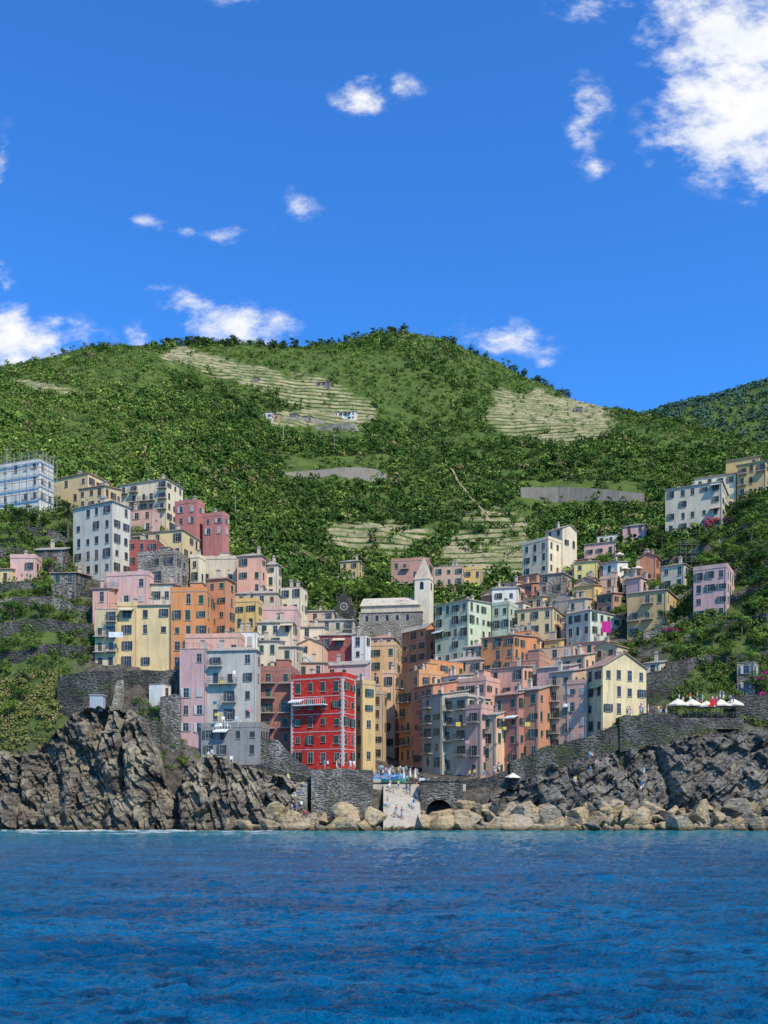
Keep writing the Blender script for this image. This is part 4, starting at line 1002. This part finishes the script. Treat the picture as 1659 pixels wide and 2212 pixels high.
mb=MB();mb.cyl((0,0,-1),(0,0,3.6),.04,.03,6);ob('pole',mb.mesh('pole',[METAL]),root);mb=MB()
for i in range(6): mb.poly([(-i*.2,.06*math.sin(i*1.5),2.3-i*.05),(-(i+1)*.2,.06*math.sin((i+1)*1.5),2.25-i*.05),(-(i+1)*.2,.06*math.sin((i+1)*1.5),3.45-i*.05),(-i*.2,.06*math.sin(i*1.5),3.5-i*.05)])
ob('cloth',mb.mesh('cloth',[flat('flag_red',(.6,.02,.02),.8)]),root)
LC=[('white',(.7,.7,.7)),('blue',(.1,.2,.45)),('magenta',(.5,.02,.2)),('yellow',(.6,.45,.1)),('pink',(.6,.25,.3))]
def laundry(px,py,y,c,w,h):
    mb=MB();n=8
    for i in range(n):
        a=-w/2+w*i/n;b_=a+w/n;mb.poly([(a,.08*math.sin(i*1.3),-h),(b_,.08*math.sin((i+1)*1.3),-h),(b_,0,0),(a,0,0)])
    ob('hanging_laundry',mb.mesh('hanging_laundry',[flat('cloth_'+c[0],c[1],.9)]),None,(X(px,y),y,Z(py,y)),label=f'{c[0]} laundry hanging from a house balcony',category='laundry',group='laundry drying on facades')
laundry(1310,1342,198,LC[2],2.0,2.4);laundry(250,1365,170.6,LC[0],2.6,1.0)
for px,py,y in [(470,1540,160.5),(480,1470,160.6),(1010,1600,168.5),(1090,1570,168),(990,1560,171),(1140,1560,167.5),(540,1530,160.6),(1222,1520,168.5)]:
    laundry(px,py,y,random.choice(LC[:2]+LC[3:]),random.uniform(.6,1.1),random.uniform(.5,.8))
# ---------------------------------------------------------------- people
SK=flat('skin',(.45,.27,.18),.6);HR=flat('hair',(.06,.035,.02),.7)
def person_mesh(pose):
    V=[];E=[];Rr=[]
    def a(p,r,par=None):
        V.append(p);Rr.append(r)
        if par is not None:E.append((par,len(V)-1))
        return len(V)-1
    sit=pose=='sit';hz=.5 if sit else .95
    pe=a((0,0,hz),.13);ab=a((0,0,hz+.2),.12,pe);chs=a((0,.0,hz+.42),.15,ab);nk=a((0,0,hz+.56),.055,chs);hd=a((0,-.01,hz+.66),.085,nk);a((0,-.01,hz+.76),.08,hd)
    for s in (-1,1):
        st=.28 if pose=='walk' else 0.0
        sw=s*st
        if sit:
            k=a((s*.12,-.42,.5),.075,a((s*.1,-.05,.48),.1,pe));f=a((s*.12,-.45,.08),.045,k);a((s*.12,-.6,.03),.04,f)
        else:
            th=a((s*.1,0,.85),.1,pe);k=a((s*.11,-sw*.6,.5),.065,th);f=a((s*.11,-sw*.5+(.12 if sw<0 else -.02),.09),.04,k);a((s*.12,-sw*.5-.14,.04),.035,f)
        sh=a((s*.18,0,hz+.47),.065,chs);el=a((s*.25,.02+sw*.3,hz+.2),.045,sh);wr=a((s*.25,-.08+sw*.7 if not sit else -.25,hz-.02 if not sit else hz+.08),.032,el);a((s*.25,-.12+sw*.8 if not sit else -.33,hz-.11 if not sit else hz+.06),.035,wr)
    me=bpy.data.meshes.new('person_skel');me.from_pydata(V,E,[]);o=bpy.data.objects.new('tmp',me);col.objects.link(o)
    md=o.modifiers.new('s','SKIN')
    for i,sv in enumerate(me.skin_vertices[0].data): sv.radius=(Rr[i],Rr[i]*.8);sv.use_root=(i==0)
    sb=o.modifiers.new('u','SUBSURF');sb.levels=1
    bpy.context.view_layer.update();m2=bpy.data.meshes.new_from_object(o.evaluated_get(bpy.context.evaluated_depsgraph_get()))
    bpy.data.objects.remove(o);m2.materials.clear()
    for q in (SK,WHT,METAL): m2.materials.append(q)
    for p in m2.polygons:
        c=p.center;z=c.z-hz
        p.material_index=0 if z>.52 or (abs(c.x)>.19 and z<.22 and not(c.z<hz-.2)) else (1 if z>.05 else (2 if (c.z>.5 or (sit and c.z>.38)) else 0))
        p.use_smooth=True
    hm=bmesh.new();bmesh.ops.create_uvsphere(hm,u_segments=10,v_segments=6,radius=.105)
    for v in hm.verts: v.co=Vector((v.co.x,v.co.y*1.1+.02,max(v.co.z,-.03)+hz+.76))
    hme=bpy.data.meshes.new('hair');hm.to_mesh(hme);hm.free();hme.materials.append(HR);m2.name='person'
    return m2,hme
PM={p:person_mesh(p) for p in ('stand','walk','sit')}
CL=[('white',(.7,.7,.68)),('black',(.03,.03,.035)),('red',(.5,.05,.04)),('blue',(.06,.15,.4)),('yellow',(.6,.5,.12)),('grey',(.3,.3,.32)),('pink',(.6,.3,.35)),('turquoise',(.1,.4,.4))]
CM={c[0]:flat('cloth_p_'+c[0],c[1],.9) for c in CL}
dg=bpy.context.evaluated_depsgraph_get()
def person(px,y,pose='stand'):
    x=X(px,y);z=drop(x,y,CZ+40);b,h_=PM[pose];top_=random.choice(CL)[0];bot=random.choice(('blue','black','grey','white'))
    o=ob('person',b,None,(x,y,z),random.uniform(-1.5,1.5)+(3.14 if random.random()<.3 else 0))
    for i,m_ in ((1,CM[top_]),(2,CM[bot])): o.material_slots[i].link='OBJECT';o.material_slots[i].material=m_
    o['label']=f"person in {top_} top and {bot} shorts {'sitting' if pose=='sit' else 'walking' if pose=='walk' else 'standing'}";o['category']='person';o['group']='visitors around the harbour'
    s=random.uniform(.95,1.08);o.scale=(s,s,s);ob('hair',h_,o)
random.seed(21)
for i in range(44): person(random.uniform(804,905),random.uniform(164.5,178),random.choice(('stand','walk','stand')))
for i in range(16): person(random.uniform(836,903),random.uniform(152,163),random.choice(('stand','walk')))
for i in range(14): person(random.uniform(612,668),random.uniform(152.5,156.5),random.choice(('sit','stand','sit')))
for i in range(8): person(random.uniform(690,800),random.uniform(157.5,160),'stand')
for i in range(7): person(random.uniform(1235,1290),random.uniform(157,159),random.choice(('stand','sit')))
for i in range(6): person(random.uniform(1330,1400),random.uniform(156.5,158.5),random.choice(('stand','sit')))
for i in range(16): person(random.uniform(1445,1598),random.uniform(164.3,168),random.choice(('stand','sit','stand')))
for i in range(12): person(random.uniform(1350,1440),random.uniform(162.6,164),'stand')
for i in range(10): person(random.uniform(1010,1100),random.uniform(164.2,166),'walk')
# ---------------------------------------------------------------- light, sky
SE=math.radians(48);AZ=math.radians(35)
sd=Vector((math.sin(AZ)*math.cos(SE),-math.cos(AZ)*math.cos(SE),math.sin(SE)))
sl=bpy.data.lights.new('sun','SUN');sl.energy=5.0;sl.angle=math.radians(.5);sl.color=(1,.925,.77)
so=bpy.data.objects.new('sun',sl);col.objects.link(so);so.rotation_euler=sd.to_track_quat('Z','Y').to_euler()
w=bpy.data.worlds.new('World');sc.world=w;w.use_nodes=True;nt=w.node_tree;bg=nt.nodes['Background'];bg.inputs[1].default_value=.15
sk=nt.nodes.new('ShaderNodeTexSky');sk.sky_type='NISHITA';sk.sun_disc=False;sk.sun_elevation=SE;sk.sun_rotation=math.atan2(sd.x,sd.y);sk.ozone_density=1.5;sk.air_density=1.0;sk.dust_density=.3
skc=mixc(nt,1.0,sk.outputs[0],(.33,.97,1.78),'MULTIPLY')
tc=nt.nodes.new('ShaderNodeTexCoord');sp=nt.nodes.new('ShaderNodeSeparateXYZ');nt.links.new(tc.outputs['Generated'],sp.inputs[0])
yy=math_(nt,'MAXIMUM',sp.outputs[1],.05);U=math_(nt,'DIVIDE',sp.outputs[0],yy);V_=math_(nt,'DIVIDE',sp.outputs[2],yy)
cb_=nt.nodes.new('ShaderNodeCombineXYZ');nt.links.new(U,cb_.inputs[0]);nt.links.new(V_,cb_.inputs[1])
wn=nt.nodes.new('ShaderNodeTexNoise');wn.inputs['Scale'].default_value=10;wn.inputs['Detail'].default_value=7;nt.links.new(cb_.outputs[0],wn.inputs[0])
vm=nt.nodes.new('ShaderNodeVectorMath');vm.operation='MULTIPLY_ADD';nt.links.new(wn.outputs['Color'],vm.inputs[0]);vm.inputs[1].default_value=(.10,.065,0);nt.links.new(cb_.outputs[0],vm.inputs[2])
acc=None
BL=[(1600,90,190,120,1.15),(1660,240,200,170,1.2),(1630,330,160,80,1.05),(1500,190,80,120,.7),(1470,30,100,60,.7),(1265,250,50,78,.56),(1285,355,42,20,.42),(1290,10,70,26,.45),(775,200,72,34,.66),(895,185,46,28,.5),(500,5,50,24,.45),
(655,450,50,30,.32),(455,500,110,18,.4),(335,490,38,15,.34),(500,700,120,46,.78),(385,665,46,26,.5),(345,630,28,11,.38),(305,735,34,30,.45),(40,745,150,56,1.05),(-10,700,55,50,.9),(1095,735,105,28,.48),(1165,785,32,26,.36),(-5,610,20,45,.4),(-10,330,20,70,.4)]
for px,py,rx,ry,ws in BL:
    s1=nt.nodes.new('ShaderNodeVectorMath');s1.operation='SUBTRACT';nt.links.new(vm.outputs[0],s1.inputs[0]);s1.inputs[1].default_value=((px-829.5)/2000+.050,(1745-py)/2000+.0325,0)
    s2=nt.nodes.new('ShaderNodeVectorMath');s2.operation='MULTIPLY';nt.links.new(s1.outputs[0],s2.inputs[0]);s2.inputs[1].default_value=(2000/rx,2000/ry,0)
    s3=nt.nodes.new('ShaderNodeVectorMath');s3.operation='LENGTH';nt.links.new(s2.outputs[0],s3.inputs[0])
    v=math_(nt,'MULTIPLY',math_(nt,'SUBTRACT',1.45,s3.outputs['Value']),ws)
    acc=v if acc is None else math_(nt,'MAXIMUM',acc,v)
mp=nt.nodes.new('ShaderNodeMapping');mp.inputs['Rotation'].default_value=(0,0,-.5);mp.inputs['Scale'].default_value=(1,1.6,1);nt.links.new(cb_.outputs[0],mp.inputs[0])
n1=noise(nt,mp.outputs[0],18,15,.66)
den=math_(nt,'ADD',acc,math_(nt,'MULTIPLY',math_(nt,'SUBTRACT',n1,.5),3.9))
cf=nt.nodes.new('ShaderNodeMapRange');cf.interpolation_type='SMOOTHSTEP';cf.inputs[1].default_value=.05;cf.inputs[2].default_value=1.5;nt.links.new(den,cf.inputs[0])
fr=math_(nt,'GREATER_THAN',sp.outputs[1],.06)
edge=ramp(nt,acc,.0,.35)
cf2=math_(nt,'MULTIPLY',math_(nt,'MULTIPLY',math_(nt,'MULTIPLY',cf.outputs[0],fr),.97),edge)
n2=noise(nt,cb_.outputs[0],11,6,.6)
cw=mixc(nt,ramp(nt,n2,.42,.72),(6.9,6.9,7.0),(5.3,5.7,6.4))
fin=mixc(nt,cf2,skc,cw);nt.links.new(fin,bg.inputs[0])
# ---------------------------------------------------------------- camera
cam=bpy.data.cameras.new('camera');co=bpy.data.objects.new('camera',cam);col.objects.link(co);co.location=(0,0,CZ);co.rotation_euler=(math.pi/2,0,0)
cam.sensor_fit='HORIZONTAL';cam.sensor_width=36;cam.lens=36*2000/1659;cam.shift_y=(1745-1106)/1659;cam.clip_end=20000;cam.clip_start=.1
sc.camera=co
sc.view_settings.view_transform='Standard';sc.view_settings.look='None';sc.view_settings.exposure=0
print('houses',nh,'boulders',nb,'objs',len(bpy.data.objects))
